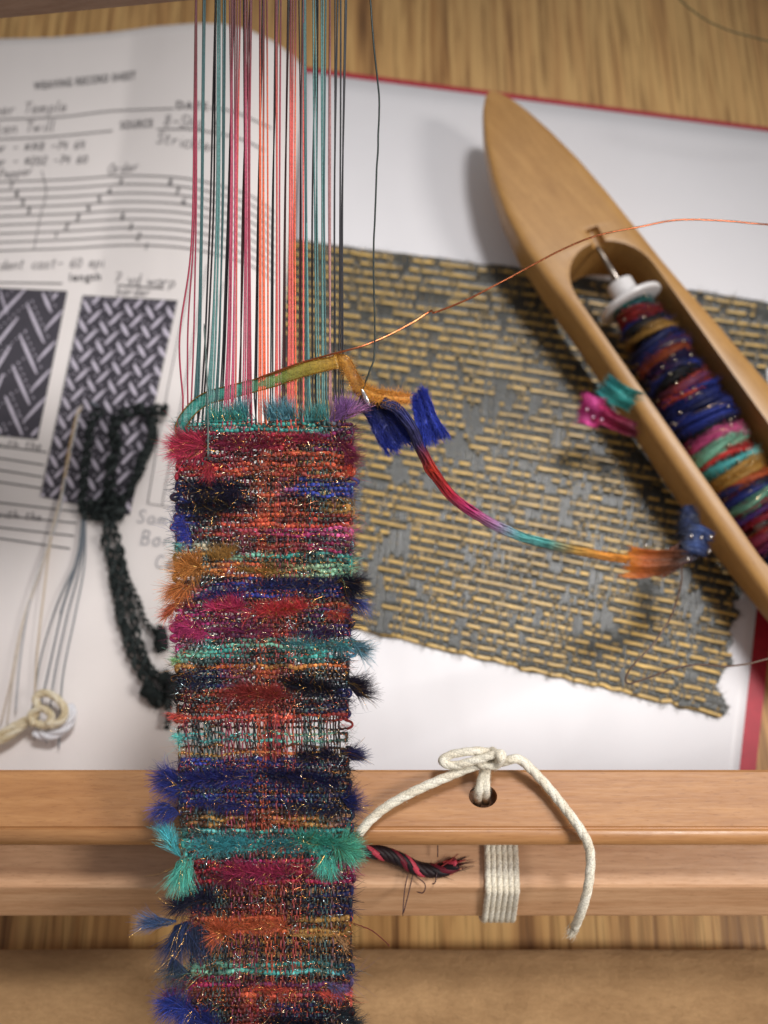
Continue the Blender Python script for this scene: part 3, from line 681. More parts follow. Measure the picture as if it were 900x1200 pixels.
for (s0, wd, rad, colr) in wraps:
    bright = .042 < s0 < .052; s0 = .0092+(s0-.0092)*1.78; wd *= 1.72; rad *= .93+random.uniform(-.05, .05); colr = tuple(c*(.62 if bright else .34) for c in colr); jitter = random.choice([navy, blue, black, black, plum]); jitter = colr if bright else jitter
    mb = MB(); turns = 7; n = turns*30; a = np.linspace(0, turns*2*math.pi, n); sft = s0+np.linspace(-wd/2, wd/2, n)+noise1(n, 7, .0006, 1)[:, 0]
    r0 = rad-.0011+noise1(n, 7, .0009, 1)[:, 0]; sft = sft+.0011*np.sin(a+random.uniform(0, 6))
    path = ba+bx*sft[:, None]+r0[:, None]*(np.cos(a)[:, None]*ub+np.sin(a)[:, None]*wb)
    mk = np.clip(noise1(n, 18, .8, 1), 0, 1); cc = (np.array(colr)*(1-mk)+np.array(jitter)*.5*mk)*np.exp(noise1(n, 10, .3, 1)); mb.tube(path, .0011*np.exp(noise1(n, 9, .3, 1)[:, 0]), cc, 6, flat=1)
    mm = 1800; i = rng.integers(0, n, mm); rd = np.cos(a[i])[:, None]*ub+np.sin(a[i])[:, None]*wb
    mb.hairs(path[i]+rd*.0005, rd*.5+rng.normal(0, .9, (mm, 3)), rng.uniform(.001, .0030, mm), .00010, cc[i]*np.exp(rng.normal(0, .4, (mm, 1)))*1.2, curl=.8)
    m2 = n; p2 = path+rd[0:1]*0+(np.cos(a)[:, None]*ub+np.sin(a)[:, None]*wb)*.0009+bx*noise1(n, 4, .0007, 1)
    kp = rng.random(n) < 2
    for q0_ in range(0, n-12, 26): mb.tube(p2[q0_:q0_+8], .00016, S(220, 190, 150), 4, mi=1)
    for _ in range(7):
        t0 = random.uniform(0, 2*math.pi); c0 = ba+bx*(s0+random.uniform(-wd, wd)*.5)+(rad+.0006)*(math.cos(t0)*ub+math.sin(t0)*wb)
        mb.tube(np.array([c0-bx*.0004, c0-bx*.00018, c0+bx*.00018, c0+bx*.0004]), [.0003, .0006, .0006, .0003], S(240, 225, 200), 6, mi=1)
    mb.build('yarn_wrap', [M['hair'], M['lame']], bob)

# ================================================================== WOVEN BAND
band = thing('woven_band', D(np.array(315.), np.array(900.)), 'narrow handwoven band of bright fringed yarn with coral, teal and black warp', 'weaving')
yL = [480, 700, 850, 960, 1000, 1060, 1200, 1260]; xL = [212, 210, 212, 216, 222, 228, 226, 226]; xR = [410, 408, 403, 408, 412, 408, 408, 408]
def edgeL(y): return np.interp(y, yL, xL)
def edgeR(y): return np.interp(y, yL, xR)
rows = []; y = 497.0
while y < 1232:
    rows.append(y)
    y += 7.6 if 842 < y < 884 else 7.8 if 1098 < y < 1150 else 7.4 if 1030 < y < 1098 or 940 < y < 972 else 5.9
rows = np.array(rows); print('rows', len(rows))
# space dyed colours: (y0, y1, [(x, colour) ...])
dk, or2, ch = S(46, 26, 34), S(208, 86, 48), S(34, 34, 44)
bands = [(490, 503, [(230, teal), (370, teal), (400, plum)]), (503, 528, [(210, crim), (260, S(140, 26, 70)), (330, crim), (380, plum), (410, mag)]),
 (528, 545, [(210, crim), (270, S(130, 28, 50)), (300, or2), (400, or2)]), (545, 560, [(210, crim), (290, or2), (340, brick), (410, or2)]),
 (560, 585, [(210, navy), (290, black), (320, or2), (350, blue), (410, blue)]), (585, 600, [(210, blue), (280, black), (320, or2), (370, black), (410, gold)]),
 (600, 618, [(210, blue), (240, black), (270, coral), (330, or2), (390, red), (410, coral)]), (618, 634, [(210, blue), (240, brick), (300, S(160, 50, 70)), (350, mag), (410, pink)]),
 (634, 645, [(210, lteal), (240, cream), (270, black), (330, brick), (410, mag)]), (645, 660, [(210, gold), (260, gold), (280, mint), (330, teal), (410, teal)]),
 (660, 675, [(210, gold), (300, or2), (320, S(140, 110, 40)), (410, mint)]), (675, 700, [(210, orange), (250, navy), (300, blue), (410, navy)]),
 (700, 715, [(210, crim), (240, mag), (300, S(130, 20, 50)), (340, red), (380, brick), (410, orange)]), (715, 745, [(210, mag), (280, plum), (330, brick), (360, plum), (410, navy)]),
 (745, 762, [(210, mag), (240, teal), (330, mint), (370, teal), (410, lteal)]), (762, 775, [(210, mint), (260, teal), (300, dk), (380, teal), (410, S(60, 120, 150))]),
 (775, 786, [(210, gold), (260, orange), (330, gold), (410, orange)]), (786, 805, [(210, black), (260, navy), (300, or2), (340, black), (410, black)]),
 (805, 835, [(210, black), (250, brick), (320, brick), (350, black), (410, navy)]), (835, 850, [(210, coral), (260, red), (320, coral), (360, brick), (410, red)]),
 (850, 858, [(210, dk), (410, dk)]), (858, 872, [(210, lteal), (300, teal), (360, mint), (410, dk)]), (872, 886, [(210, gold), (260, gold), (330, orange), (370, gold), (410, black)]),
 (886, 945, [(210, navy), (240, blue), (270, navy), (310, S(40, 40, 110)), (350, navy), (410, black)]), (945, 972, [(210, dk), (260, gold), (300, brick), (370, gold), (410, navy)]),
 (972, 1006, [(210, teal), (250, lteal), (300, teal), (350, S(40, 110, 120)), (410, teal)]), (1006, 1035, [(210, dk), (250, crim), (300, mag), (340, crim), (410, mag)]),
 (1035, 1070, [(210, navy), (260, dk), (300, brick), (350, ch), (410, navy)]), (1070, 1098, [(210, navy), (245, orange), (330, or2), (350, gold), (410, gold)]),
 (1098, 1128, [(210, dk), (260, ch), (410, ch)]), (1128, 1142, [(210, ch), (240, mint), (300, teal), (380, lteal), (410, navy)]),
 (1142, 1158, [(210, crim), (260, mag), (290, S(110, 20, 50)), (330, plum), (400, plum), (410, S(120, 100, 160))]), (1158, 1175, [(210, dk), (300, or2), (330, coral), (370, plum), (410, coral)]),
 (1175, 1260, [(210, blue), (260, black), (300, brick), (330, navy), (410, black)])]
def bandcol(x, y):
    for a, b, st_ in bands:
        if a <= y < b:
            X_ = [q[0] for q in st_]; o_ = np.stack([np.interp(x, X_, [q[1][k] for q in st_]) for k in range(3)], -1); return (.9*o_+.1*o_.mean(-1, keepdims=True))*.9
    return np.tile(np.array(dk), (np.size(x), 1))

# --- warp
cblack, cteal, cdteal, ccrim, crose, ccoral, corange, cgrey = S(38, 36, 42), S(96, 142, 140), S(60, 96, 98), S(170, 60, 84), S(196, 84, 112), S(232, 104, 96), S(246, 112, 74), S(176, 128, 128)
cbrown = S(72, 36, 38)
grp = [(230, ccrim, 3), (238, cdteal, 3), (246, cblack, 2), (256, cteal, 4), (261, cdteal, 2), (266, cblack, 2), (272, crose, 3), (276, crose, 2), (279, ccoral, 1), (284, cbrown, 2), (289, crose, 2), (293, ccrim, 3), (299, cblack, 2),
       (305, corange, 2), (309, corange, 2), (313, corange, 1), (319, cblack, 2), (324, ccoral, 2), (327, ccrim, 1), (333, cbrown, 2), (340, ccoral, 2), (343, ccoral, 2), (347, corange, 1), (352, cbrown, 2), (356, ccoral, 1),
       (359, cdteal, 2), (362, cteal, 1), (367, cblack, 2), (371, cteal, 2), (377, cteal, 2), (381, cdteal, 1), (386, cgrey, 2), (391, cblack, 2), (398, cblack, 2), (401, cblack, 1)]
ends = [(x+random.uniform(-1.4, 1.4), c) for x, c, n in grp for _ in range(n)]; ends.sort(key=lambda e: e[0]); NE = len(ends); print('ends', NE)
for i, (xm, colr) in enumerate(ends):
    dark = colr in (cblack, cbrown)
    f = (i+.5)/NE; xf = 216+(404-216)*f
    xt = xm+random.uniform(-2, 2)+(random.uniform(-5, 9) if dark else random.uniform(-2, 3))-.012*(xm-315)
    n1 = 46; yy = np.linspace(-46, 490, n1)
    bow = (rng.uniform(-2.5, 2.5)*(np.sin((yy+46)/536*math.pi)))*(.4 if 300 < xm < 350 else 1)
    xx = np.interp(yy, [-46, 240, 430, 490], [xt, xm, xm*.45+xf*.55, xf])
    xx = (np.convolve(np.pad(xx, 4, 'edge'), np.ones(9)/9, 'valid'))+bow*.6
    if i == 0: xx -= 12*np.exp(-((yy-400)/70)**2)
    if i == 1: xx -= 5*np.exp(-((yy-390)/80)**2)
    wdep = np.interp(yy, [-46, 240, 490], [-.0050, -.0030, 0]) if dark else np.interp(yy, [-46, 240, 490], [.0016, .001, 0])
    par = i % 2
    y2 = np.concatenate([[(rows[k], (rows[k]+rows[min(k+1, len(rows)-1)])/2) for k in range(len(rows)-1)]]).ravel()
    k2 = np.arange(len(y2))//2; amp = np.where(np.arange(len(y2)) % 2 == 0, np.where((k2+par) % 2 == 0, .00056, -.00052), 0.0)
    x2 = edgeL(y2)+(edgeR(y2)-edgeL(y2))*(f*.97+.015)+noise1(len(y2), 8, 1.3, 1)[:, 0]
    X2 = np.concatenate([xx[:-2], x2]); Y2 = np.concatenate([yy[:-2], y2]); W2 = np.concatenate([wdep[:-2], amp])
    pth = D(X2, Y2, W2)
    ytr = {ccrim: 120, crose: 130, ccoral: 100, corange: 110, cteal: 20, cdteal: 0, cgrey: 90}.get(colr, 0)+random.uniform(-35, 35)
    kk = 1/(1+np.exp(-(Y2-ytr)/22.0))[:, None]                      # loom shade at the far end put into the thread colour, fading towards the weaving
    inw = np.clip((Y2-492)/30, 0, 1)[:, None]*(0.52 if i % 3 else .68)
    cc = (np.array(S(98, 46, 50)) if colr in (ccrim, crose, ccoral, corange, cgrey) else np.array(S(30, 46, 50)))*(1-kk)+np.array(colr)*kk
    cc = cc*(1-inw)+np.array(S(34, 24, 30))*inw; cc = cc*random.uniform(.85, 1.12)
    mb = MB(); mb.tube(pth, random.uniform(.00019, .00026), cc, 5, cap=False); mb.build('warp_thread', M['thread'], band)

# --- weft rows with selvage loops
for k, yr in enumerate(rows):
    n = NE*2; f = np.linspace(-.02, 1.02, n); l, r = edgeL(yr), edgeR(yr)
    x = l+(r-l)*f; wav = noise1(n, 12, 1.3, 1)[:, 0]
    e = f*NE-.5; w = -.00045*np.cos(math.pi*(e+k))  # opposite of the ends
    pts = np.stack([x, yr+wav, w*1.0], -1)
    yn = rows[k+1] if k+1 < len(rows) else yr+7
    bulge = random.choice([0, 1, 1, 2, 3, 4, 8]); sd = 1 if k % 2 else -1; xe = r if sd > 0 else l
    a = np.linspace(-math.pi/2, math.pi/2, 12); lp = np.stack([xe+sd*(2+bulge*np.cos(a)), (yr+yn)/2+(yn-yr)/2*np.sin(a)*1.25, np.full(12, .0002)], -1)
    pts = np.concatenate([pts, lp]) if sd > 0 else np.concatenate([lp[::-1], pts])
    pth = D(pts[:, 0], pts[:, 1], pts[:, 2]); cc = bandcol(np.clip(pts[:, 0], 205, 412), yr)
    dm = np.clip(.5+noise1(len(pts), 9, .5, 1)+(-.45 if k % 4 == 3 else .40), 0, 1)
    dm = np.clip(dm, .08, 1); cc = (cc*dm+np.array(S(34, 24, 32))*(1-dm))*np.exp(noise1(len(pts), 3, .35, 1))*1.05
    thin = (842 < yr < 884) or (1098 < yr < 1128)
    rad = (.00032 if thin else .00049)*np.exp(noise1(len(pts), 6, .15, 1)[:, 0])
    mb = MB(); mb.tube(pth, rad, cc, 6)
    # glitter filament wandering over the row
    m = len(pth); off = noise1(m, 4, 1.0, 2); g = D(pts[:, 0]+off[:, 0]*.8, pts[:, 1]+off[:, 1]*2.0, pts[:, 2]+.00035+np.abs(off[:, 0])*.00035)
    gc = random.choice([S(230, 160, 80), S(220, 120, 70), S(190, 170, 130), S(120, 160, 170), S(214, 90, 70)]); mb.tube(g, .00008, gc, 3, mi=1, cap=False)
    if not thin:                                                # matted dark core fibres lying along the row
        nb = 240; i = rng.integers(10, m-10, nb) if m > 40 else rng.integers(0, m, nb); dd = (E1*rng.choice([-1, 1], nb)[:, None]+E2*rng.normal(0, .45, (nb, 1)))
        mb.hairs(pth[i]-E3*.0006+E2*rng.normal(0, .0005, (nb, 1)), dd, rng.uniform(.0015, .004, nb), .00009, cc[i]*.45, curl=.25, segs=2, mi=2)
    # short fluff
    nf = 120 if thin else 330; i = rng.integers(0, m, nf); d = rng.normal(0, 1, (nf, 2)); dd = d[:, :1]*E1*1.0+d[:, 1:]*E2+E3*rng.uniform(.1, .9, (nf, 1))
    keep = (rng.random(nf) < .8)
    mb.hairs(pth[i][keep], dd[keep], rng.uniform(.0006, .0022, keep.sum()), .00004, cc[i][keep]*1.3, curl=.6, segs=2, mi=2)
    mb.build('weft_row', [M['yarn'], M['lame'], M['hair']], band)

# --- fringed tufts: (x0, y0, x1, y1, colour, count, length px, angle deg, spread deg, lift)
tufts = [
 (236, 494, 300, 492, teal, 420, 17, 90, 42, .6), (268, 490, 292, 488, S(70, 150, 160), 260, 22, 90, 38, .5), (310, 492, 350, 490, S(84, 150, 168), 520, 24, 92, 40, .5), (352, 492, 390, 492, S(70, 150, 150), 380, 18, 85, 45, .6),
 (384, 494, 412, 488, S(150, 96, 170), 480, 27, 62, 42, .5), (402, 490, 416, 486, S(200, 130, 190), 120, 26, 40, 22, .4),
 (212, 520, 246, 524, S(190, 30, 74), 900, 26, 170, 120, .8), (206, 526, 228, 534, S(214, 36, 92), 380, 22, 195, 80, .7), (244, 520, 330, 522, S(130, 20, 60), 700, 14, 90, 170, 1.0), (238, 540, 252, 548, S(190, 36, 60), 200, 22, 270, 50, .6),
 (330, 516, 396, 516, S(150, 24, 60), 420, 12, 90, 170, 1.0), (396, 512, 410, 540, S(120, 24, 66), 420, 20, 330, 60, .7), (402, 548, 410, 556, S(226, 70, 40), 180, 9, 0, 170, .8),
 (212, 572, 290, 576, S(24, 22, 50), 1300, 15, 180, 180, 1.0), (210, 590, 280, 596, S(18, 18, 34), 1200, 15, 180, 180, 1.0), (214, 600, 226, 640, S(44, 56, 168), 700, 12, 200, 110, .6), (252, 580, 300, 592, S(40, 34, 60), 300, 16, 0, 180, .9),
 (216, 668, 240, 664, S(206, 130, 42), 800, 26, 180, 120, .8), (206, 690, 226, 684, S(210, 120, 44), 520, 26, 215, 60, .6), (246, 656, 276, 652, S(180, 130, 50), 420, 18, 95, 80, .8), (276, 668, 330, 668, S(150, 110, 40), 320, 12, 90, 180, .9), (196, 722, 210, 704, S(214, 96, 52), 300, 16, 215, 50, .5),
 (290, 690, 400, 684, S(34, 40, 92), 1300, 13, 90, 180, 1.0), (232, 700, 290, 696, S(40, 48, 120), 500, 12, 90, 180, .9), (392, 676, 416, 690, S(26, 26, 50), 700, 25, 350, 75, .7), (404, 700, 420, 706, S(50, 70, 150), 260, 22, 325, 35, .5),
 (250, 716, 286, 712, S(196, 34, 92), 800, 18, 90, 150, .9), (290, 720, 362, 712, S(206, 44, 56), 1200, 15, 90, 150, .9), (206, 726, 246, 744, S(186, 34, 108), 800, 14, 200, 150, .8), (380, 716, 410, 722, S(190, 60, 44), 260, 12, 0, 120, .7),
 (250, 736, 330, 740, S(120, 26, 80), 500, 11, 90, 180, .9), (340, 740, 400, 744, S(60, 40, 90), 420, 12, 60, 180, .9), (330, 754, 420, 758, S(66, 140, 150), 600, 13, 60, 180, .9), (410, 748, 424, 768, S(90, 140, 160), 300, 22, 345, 55, .5), (204, 770, 214, 776, S(130, 190, 120), 160, 9, 180, 120, .6),
 (262, 812, 340, 818, S(150, 44, 40), 1500, 17, 90, 180, 1.0), (330, 800, 400, 812, S(26, 24, 40), 1400, 16, 60, 180, 1.0), (404, 792, 420, 816, S(36, 30, 52), 700, 26, 350, 60, .5), (208, 800, 250, 800, S(30, 36, 70), 260, 11, 160, 180, .8), (200, 838, 222, 842, S(226, 70, 60), 160, 10, 180, 120, .6),
 (206, 862, 214, 866, S(90, 200, 190), 200, 8, 180, 150, .6), (345, 884, 400, 886, S(26, 26, 56), 700, 14, 60, 180, 1.0), (400, 878, 416, 890, S(34, 36, 92), 500, 20, 10, 45, .6),
 (214, 915, 300, 910, S(34, 40, 120), 1500, 17, 120, 180, 1.0), (200, 905, 214, 930, S(36, 48, 136), 800, 26, 165, 80, .6), (192, 940, 212, 955, S(44, 60, 150), 400, 24, 205, 60, .6), (300, 905, 400, 920, S(26, 28, 74), 1600, 15, 60, 180, 1.0), (398, 930, 412, 948, S(30, 40, 110), 420, 22, 15, 70, .6), (330, 940, 400, 948, S(24, 26, 60), 600, 12, 300, 150, 1.0), (224, 935, 300, 945, S(30, 36, 110), 600, 13, 270, 160, 1.0),
 (222, 992, 300, 988, S(48, 156, 168), 1300, 15, 90, 180, .9), (196, 982, 212, 1004, S(70, 190, 200), 600, 26, 115, 32, .5), (210, 1010, 226, 1004, S(80, 200, 180), 560, 36, 262, 34, .5), (300, 986, 350, 990, S(40, 120, 130), 500, 13, 90, 180, .9), (345, 984, 400, 990, S(50, 160, 140), 1100, 18, 90, 180, .9), (386, 985, 408, 996, S(84, 190, 160), 900, 27, 350, 85, .7), (372, 1000, 396, 1006, S(70, 190, 170), 400, 24, 275, 45, .6),
 (262, 1022, 345, 1022, S(170, 30, 84), 1200, 17, 90, 170, .9), (244, 1026, 300, 1034, S(120, 24, 60), 500, 13, 200, 160, .9), (340, 1020, 405, 1026, S(150, 34, 70), 400, 11, 60, 180, .9),
 (204, 1062, 250, 1052, S(32, 36, 62), 900, 22, 150, 160, .7), (186, 1084, 206, 1078, S(70, 100, 150), 380, 32, 172, 18, .5), (204, 1086, 226, 1080, S(42, 60, 106), 560, 42, 258, 34, .5), (212, 1086, 240, 1084, S(44, 56, 88), 380, 38, 292, 34, .5), (200, 1120, 230, 1150, S(60, 80, 100), 300, 28, 230, 60, .5),
 (252, 1092, 268, 1094, S(216, 100, 50), 700, 22, 120, 170, .8), (268, 1086, 340, 1084, S(206, 96, 48), 1000, 14, 90, 150, .8), (340, 1096, 396, 1094, S(200, 150, 80), 220, 10, 60, 180, .7), (390, 1086, 402, 1110, S(190, 140, 90), 120, 14, 0, 120, .7),
 (200, 1160, 225, 1156, S(150, 30, 70), 260, 14, 170, 90, .6), (380, 1150, 408, 1160, S(120, 110, 170), 200, 14, 330, 70, .6), (370, 1162, 402, 1168, S(220, 80, 60), 260, 11, 340, 90, .7),
 (196, 1170, 230, 1186, S(38, 60, 160), 1300, 24, 180, 150, .7), (230, 1190, 262, 1206, S(36, 50, 130), 600, 18, 120, 180, .8), (300, 1194, 400, 1206, S(24, 24, 46), 1100, 15, 90, 180, .9), (392, 1186, 412, 1204, S(50, 60, 70), 420, 22, 10, 60, .6), (290, 1158, 350, 1160, S(200, 70, 50), 400, 9, 90, 180, .9),
]
for (x0, y0, x1, y1, colr, cnt, L, ang, spr, lift) in tufts:
    n = int(cnt*1.0); q = rng.random(n); jit = rng.normal(0, 1.6, (n, 2))
    o = D(x0+(x1-x0)*q+jit[:, 0], y0+(y1-y0)*q+jit[:, 1], rng.uniform(-.0004, .0008, n))
    nc = max(6, n//14); ci = rng.integers(0, nc, n); mixk = .72                     # hairs mat together into small locks
    q = mixk*rng.random(nc)[ci]+(1-mixk)*q; jit = mixk*rng.normal(0, 1.8, (nc, 2))[ci]+.35*jit
    o = D(x0+(x1-x0)*q+jit[:, 0], y0+(y1-y0)*q+jit[:, 1], rng.uniform(-.0004, .0008, n))
    ac = rng.uniform(-spr, spr, nc)[ci]*np.sqrt(rng.random(nc))[ci]; a = np.radians(ang+ac+rng.normal(0, 7, n)); lf = rng.random(nc)[ci]*lift*rng.uniform(.8, 1.2, n)
    d = np.cos(a)[:, None]*E1+np.sin(a)[:, None]*E2+lf[:, None]*E3
    ln = PXD(L*rng.uniform(.4, 1.25, n)); cl_ = np.array(colr); cl_ = (.86*cl_+.14*cl_.mean())*.88; base = cl_*np.exp(rng.normal(0, .42, (n, 1)))
    mb = MB(); mb.hairs(o, d, ln, .00006, base*.7, base*1.5, curl=.25, segs=3)
    m = max(4, n//45); i = rng.integers(0, n, m); mb.hairs(o[i]+E3*.0004, d[i], ln[i]*1.1, .00009, S(235, 190, 110), curl=.5, segs=3, mi=1)
    p = D(np.linspace(x0, x1, 6)+rng.normal(0, .5, 6), np.linspace(y0, y1, 6), np.full(6, .0003)); mb.tube(p, .00045, np.array(colr)*.6, 5, mi=0)
    mb.build('fringe_tuft', [M['hair'], M['lame']], band)
# glints of metallic filament caught in the cloth
for blk in range(12):
    m = 260; yv = rng.uniform(500+blk*59, 560+blk*59, m); f = rng.random(m); xv = edgeL(yv)+(edgeR(yv)-edgeL(yv))*f+rng.normal(0, 3, m)
    o = D(xv, yv, rng.uniform(.0004, .0012, m)); a = rng.uniform(0, 6.28, m); d = np.cos(a)[:, None]*E1+.7*np.sin(a)[:, None]*E2+rng.normal(0, .3, (m, 1))*E3
    cs = np.array([S(250, 226, 190), S(236, 170, 100), S(200, 220, 225), S(240, 150, 110)])[rng.integers(0, 4, m)]
    mb = MB(); mb.hairs(o, d, rng.exponential(.0007, m)+.0003, rng.uniform(.00008, .00018, m), cs, curl=.5, segs=3)
    tag(mb.build('metallic_glints', M['lame'], band), kind='stuff')
# wispy eyelash fibres all down the two selvages
for side in (-1, 1):
    for seg in range(9):
        m = 210; yv = rng.uniform(500+seg*79, 579+seg*79, m); yv = yv[0]+np.round((yv-yv[0])/9)*9+rng.normal(0, 1, m)
        xv = (edgeL(yv) if side < 0 else edgeR(yv))-side*rng.exponential(5, m)
        cc = np.array([bandcol(np.clip(x, 205, 412), min(max(y, 500), 1250)) for x, y in zip(xv, yv)]).reshape(m, 3)
        d = side*E1+rng.normal(0, .65, (m, 1))*E2+rng.normal(.1, .4, (m, 1))*E3
        mb = MB(); mb.hairs(D(xv, yv, np.full(m, .0003)), d, PXD(rng.gamma(3, 3.6, m)), .000045, cc*.9, cc*1.5, curl=.5, segs=3); mb.build('eyelash_fringe', M['hair'], band)
# thin end that stands proud of the fell
mb = MB(); p = cr([(240, 380, .001), (244, 450, .0015), (245, 500, .0016), (245, 538, .0016)], 24); mb.tube(D(p[:, 0], p[:, 1], p[:, 2]), .00022, S(96, 112, 108), 6); mb.build('loose_end', M['thread'], band)

# ================================================================== LOOSE YARNS AND WIRES
def pathD(pts, n, dz=0.0): p = cr(pts, n); return D(p[:, 0], p[:, 1], p[:, 2])
# ladder ribbon yarn: from the left selvage through the warp, out right and down to the shuttle
rb = thing('ribbon_yarn', D(np.array(400.), np.array(430.)), 'space dyed ribbon yarn running from the fell of the weaving to the shuttle', 'yarn')
def ribbon(name, pts, wpx, cols, th=.00022, n=60, parent=rb, mat='ribbon', edgefuzz=0, tipcol=None):
    """pts (px, py, depth); a flat band with real thickness, frayed along its rims"""
    p = cr(pts, n); q = CAM+rays(p[:, 0], p[:, 1])*p[:, 2:3]
    t = np.gradient(q, axis=0); t /= np.linalg.norm(t, axis=1)[:, None]+1e-9; w = np.cross(t, E3); w /= np.linalg.norm(w, axis=1)[:, None]+1e-9
    wv = np.interp(np.linspace(0, 1, n), np.linspace(0, 1, len(wpx)), wpx); hw = wv*p[:, 2]/FPX/2
    cs = np.array([c for c in cols]); cc = np.stack([np.interp(np.linspace(0, 1, n), np.linspace(0, 1, len(cs)), cs[:, k]) for k in range(3)], -1)
    m = 7; sx = np.linspace(-1, 1, m); wob = noise1(n, 4, .0002, 1)[:, 0]
    G = q[:, None]+w[:, None]*(hw[:, None]*sx[None])[..., None]+E3*(wob[:, None]*sx[None]**2+.0002*np.cos(sx*3)[None])[..., None]
    mb = MB(); mb.sheet(G, np.repeat(cc[:, None], m, 1)*np.exp(rng.normal(0, .12, (n, m, 1))), thick=th, dirn=-E3)
    for sg in (-1, 1): mb.tube(q+w*(hw*sg)[:, None], .00016, np.array(S(214, 160, 84)) if mat == 'sheer' else cc*.7, 4, mi=1 if mat == 'sheer' else 0)
    if edgefuzz:
        i = rng.integers(0, n, edgefuzz); sg = rng.choice([-1, 1], edgefuzz); uu_ = rng.uniform(.2, 1, edgefuzz)
        mb.hairs(q[i]+w[i]*(hw[i]*sg*uu_)[:, None]+E3*.0002, w[i]*sg[:, None]*.6+rng.normal(0, .55, (edgefuzz, 3)), rng.uniform(.0006, .0022, edgefuzz), .00005, cc[i]*1.15, curl=.5, segs=2)
    return mb.build(name, [M[mat], M['lame']], parent)
ribbon('ribbon', [(222, 520, .2502), (212, 506, .249), (218, 488, .2488), (240, 468, .2498), (275, 458, .2500), (320, 446, .2496), (360, 432, .2492), (396, 424, .2490)], [11, 13, 14, 15, 14, 14, 16, 14],
       [S(40, 110, 106), S(56, 150, 140), S(60, 150, 136), S(60, 140, 120), S(110, 140, 70), S(170, 150, 60), S(200, 150, 60)], n=70, edgefuzz=300, mat='sheer')
ribbon('ribbon', [(392, 422, .2500), (404, 424, .2495), (414, 442, .250), (422, 456, .2505), (432, 466, .251)], [14, 13, 13, 15, 12], [S(206, 150, 60), S(214, 150, 66), S(196, 136, 56)], n=30, edgefuzz=700, mat='sheer')
ribbon('gold_fringe', [(424, 455, .2485), (440, 463, .2485), (460, 466, .2485), (480, 467, .2485)], [9, 13, 14, 9], [S(214, 150, 60), S(224, 156, 70), S(230, 160, 80)], n=30, edgefuzz=900)
def flag(name, q4, d4, cols, parent=rb, pleat=2.5, amp=.00022, fuzz=600, ragged=.05, mat='ribbon', seed=0):
    """q4: four pixel corners, d4 their distances; pleats run along the first edge; a crumpled, frayed scrap of ribbon"""
    nu, nv = 34, 26; s, t = np.meshgrid(np.linspace(0, 1, nu), np.linspace(0, 1, nv))
    g = np.random.default_rng(seed+11)
    rg = g.normal(0, ragged, (nv, 2)); s = s*(1+rg[:, 1:])+rg[:, :1]*(1-s)
    p = bil(q4, s, t+.05*np.sin(s*5+seed)); dd = bil(np.array(d4)[:, None], s, t)[..., 0]
    q = CAM+rays(p[..., 0], p[..., 1])*dd[..., None]
    f = vnoise(3, 7, seed+5); q = q+E3*(amp*np.sin(t*pleat*6.28+s*2+seed)+amp*2.0*(f(np.clip(s, 0, .99), np.clip(t, 0, .99))-.5))[..., None]
    cs = np.array(cols); k = np.clip(s, 0, 1); cc = np.stack([np.interp(k, np.linspace(0, 1, len(cs)), cs[:, j]) for j in range(3)], -1)
    cc = cc*np.exp(g.normal(0, .22, (nv, 1, 1)))*np.exp(g.normal(0, .1, (nv, nu, 1)))
    mb = MB(); mb.sheet(q, cc, thick=.00016, dirn=-E3)
    m = fuzz; i = g.integers(0, nv, m); j = (g.beta(.55, .55, m)*(nu-1)).astype(int); al = (q[i, -1]-q[i, 0]); al /= np.linalg.norm(al, axis=1)[:, None]
    sg = np.where(j > nu/2, 1, -1)[:, None]
    mb.hairs(q[i, j]+E3*.0001, al*sg+g.normal(0, .3, (m, 3)), g.uniform(.0006, .0022, m), .00006, cc[i, j]*.9, cc[i, j]*1.4, curl=.3, segs=2)
    return mb.build(name, M[mat], parent)
flag('blue_flag', [(424, 484), (452, 528), (488, 516), (448, 464)], [.2500, .2515, .251, .2500], [S(26, 30, 70), S(30, 38, 110), S(36, 50, 140)], seed=1, fuzz=2600)
flag('blue_flag', [(482, 470), (494, 520), (524, 508), (500, 460)], [.2500, .251, .2505, .2495], [S(40, 52, 150), S(50, 66, 170), S(50, 66, 170)], seed=2, fuzz=2600)
def core(name, pts, rad, cols, parent=rb, n=120, mat='yarn'):
    p = cr(pts, n); q = CAM+rays(p[:, 0], p[:, 1])*p[:, 2:3]; cs = np.array(cols)
    cc = np.stack([np.interp(np.linspace(0, 1, n), np.linspace(0, 1, len(cs)), cs[:, k]) for k in range(3)], -1)
    cc = cc*np.exp(noise1(n, 2, .12, 1)); mb = MB(); t, u, w = frame(q); mb.tube(q-u*rad*.2, rad*.8, cc*.7, 8, flat=.6)
    for k in range(7):
        off_ = (k-3)/3.3; mb.tube(q+w*(off_*rad)+w*noise1(n, 6, rad*.18, 1)+u*(rad*.45*math.sqrt(max(0, 1-off_*off_*.9))+noise1(n, 5, rad*.12, 1)), rad*.24, cc*random.uniform(.65, 1.35)*(.75 if abs(k-3) == 3 else 1), 5)
    for sg in (-1, 1): mb.tube(q+w*sg*rad*1.0, rad*.28, cc*.45, 4)
    m = 260; m = 900; i = rng.integers(0, n, m); an = rng.uniform(0, 3.14, m); rd = np.cos(an)[:, None]*w[i]+.6*np.sin(an)[:, None]*u[i]
    mb.hairs(q[i]+rd*rad, t[i]+rng.normal(0, .25, (m, 3)), rng.uniform(.0008, .0022, m), .00007, cc[i]*np.exp(rng.normal(0, .4, (m, 1))), segs=2)
    return mb.build(name, M[mat], parent)
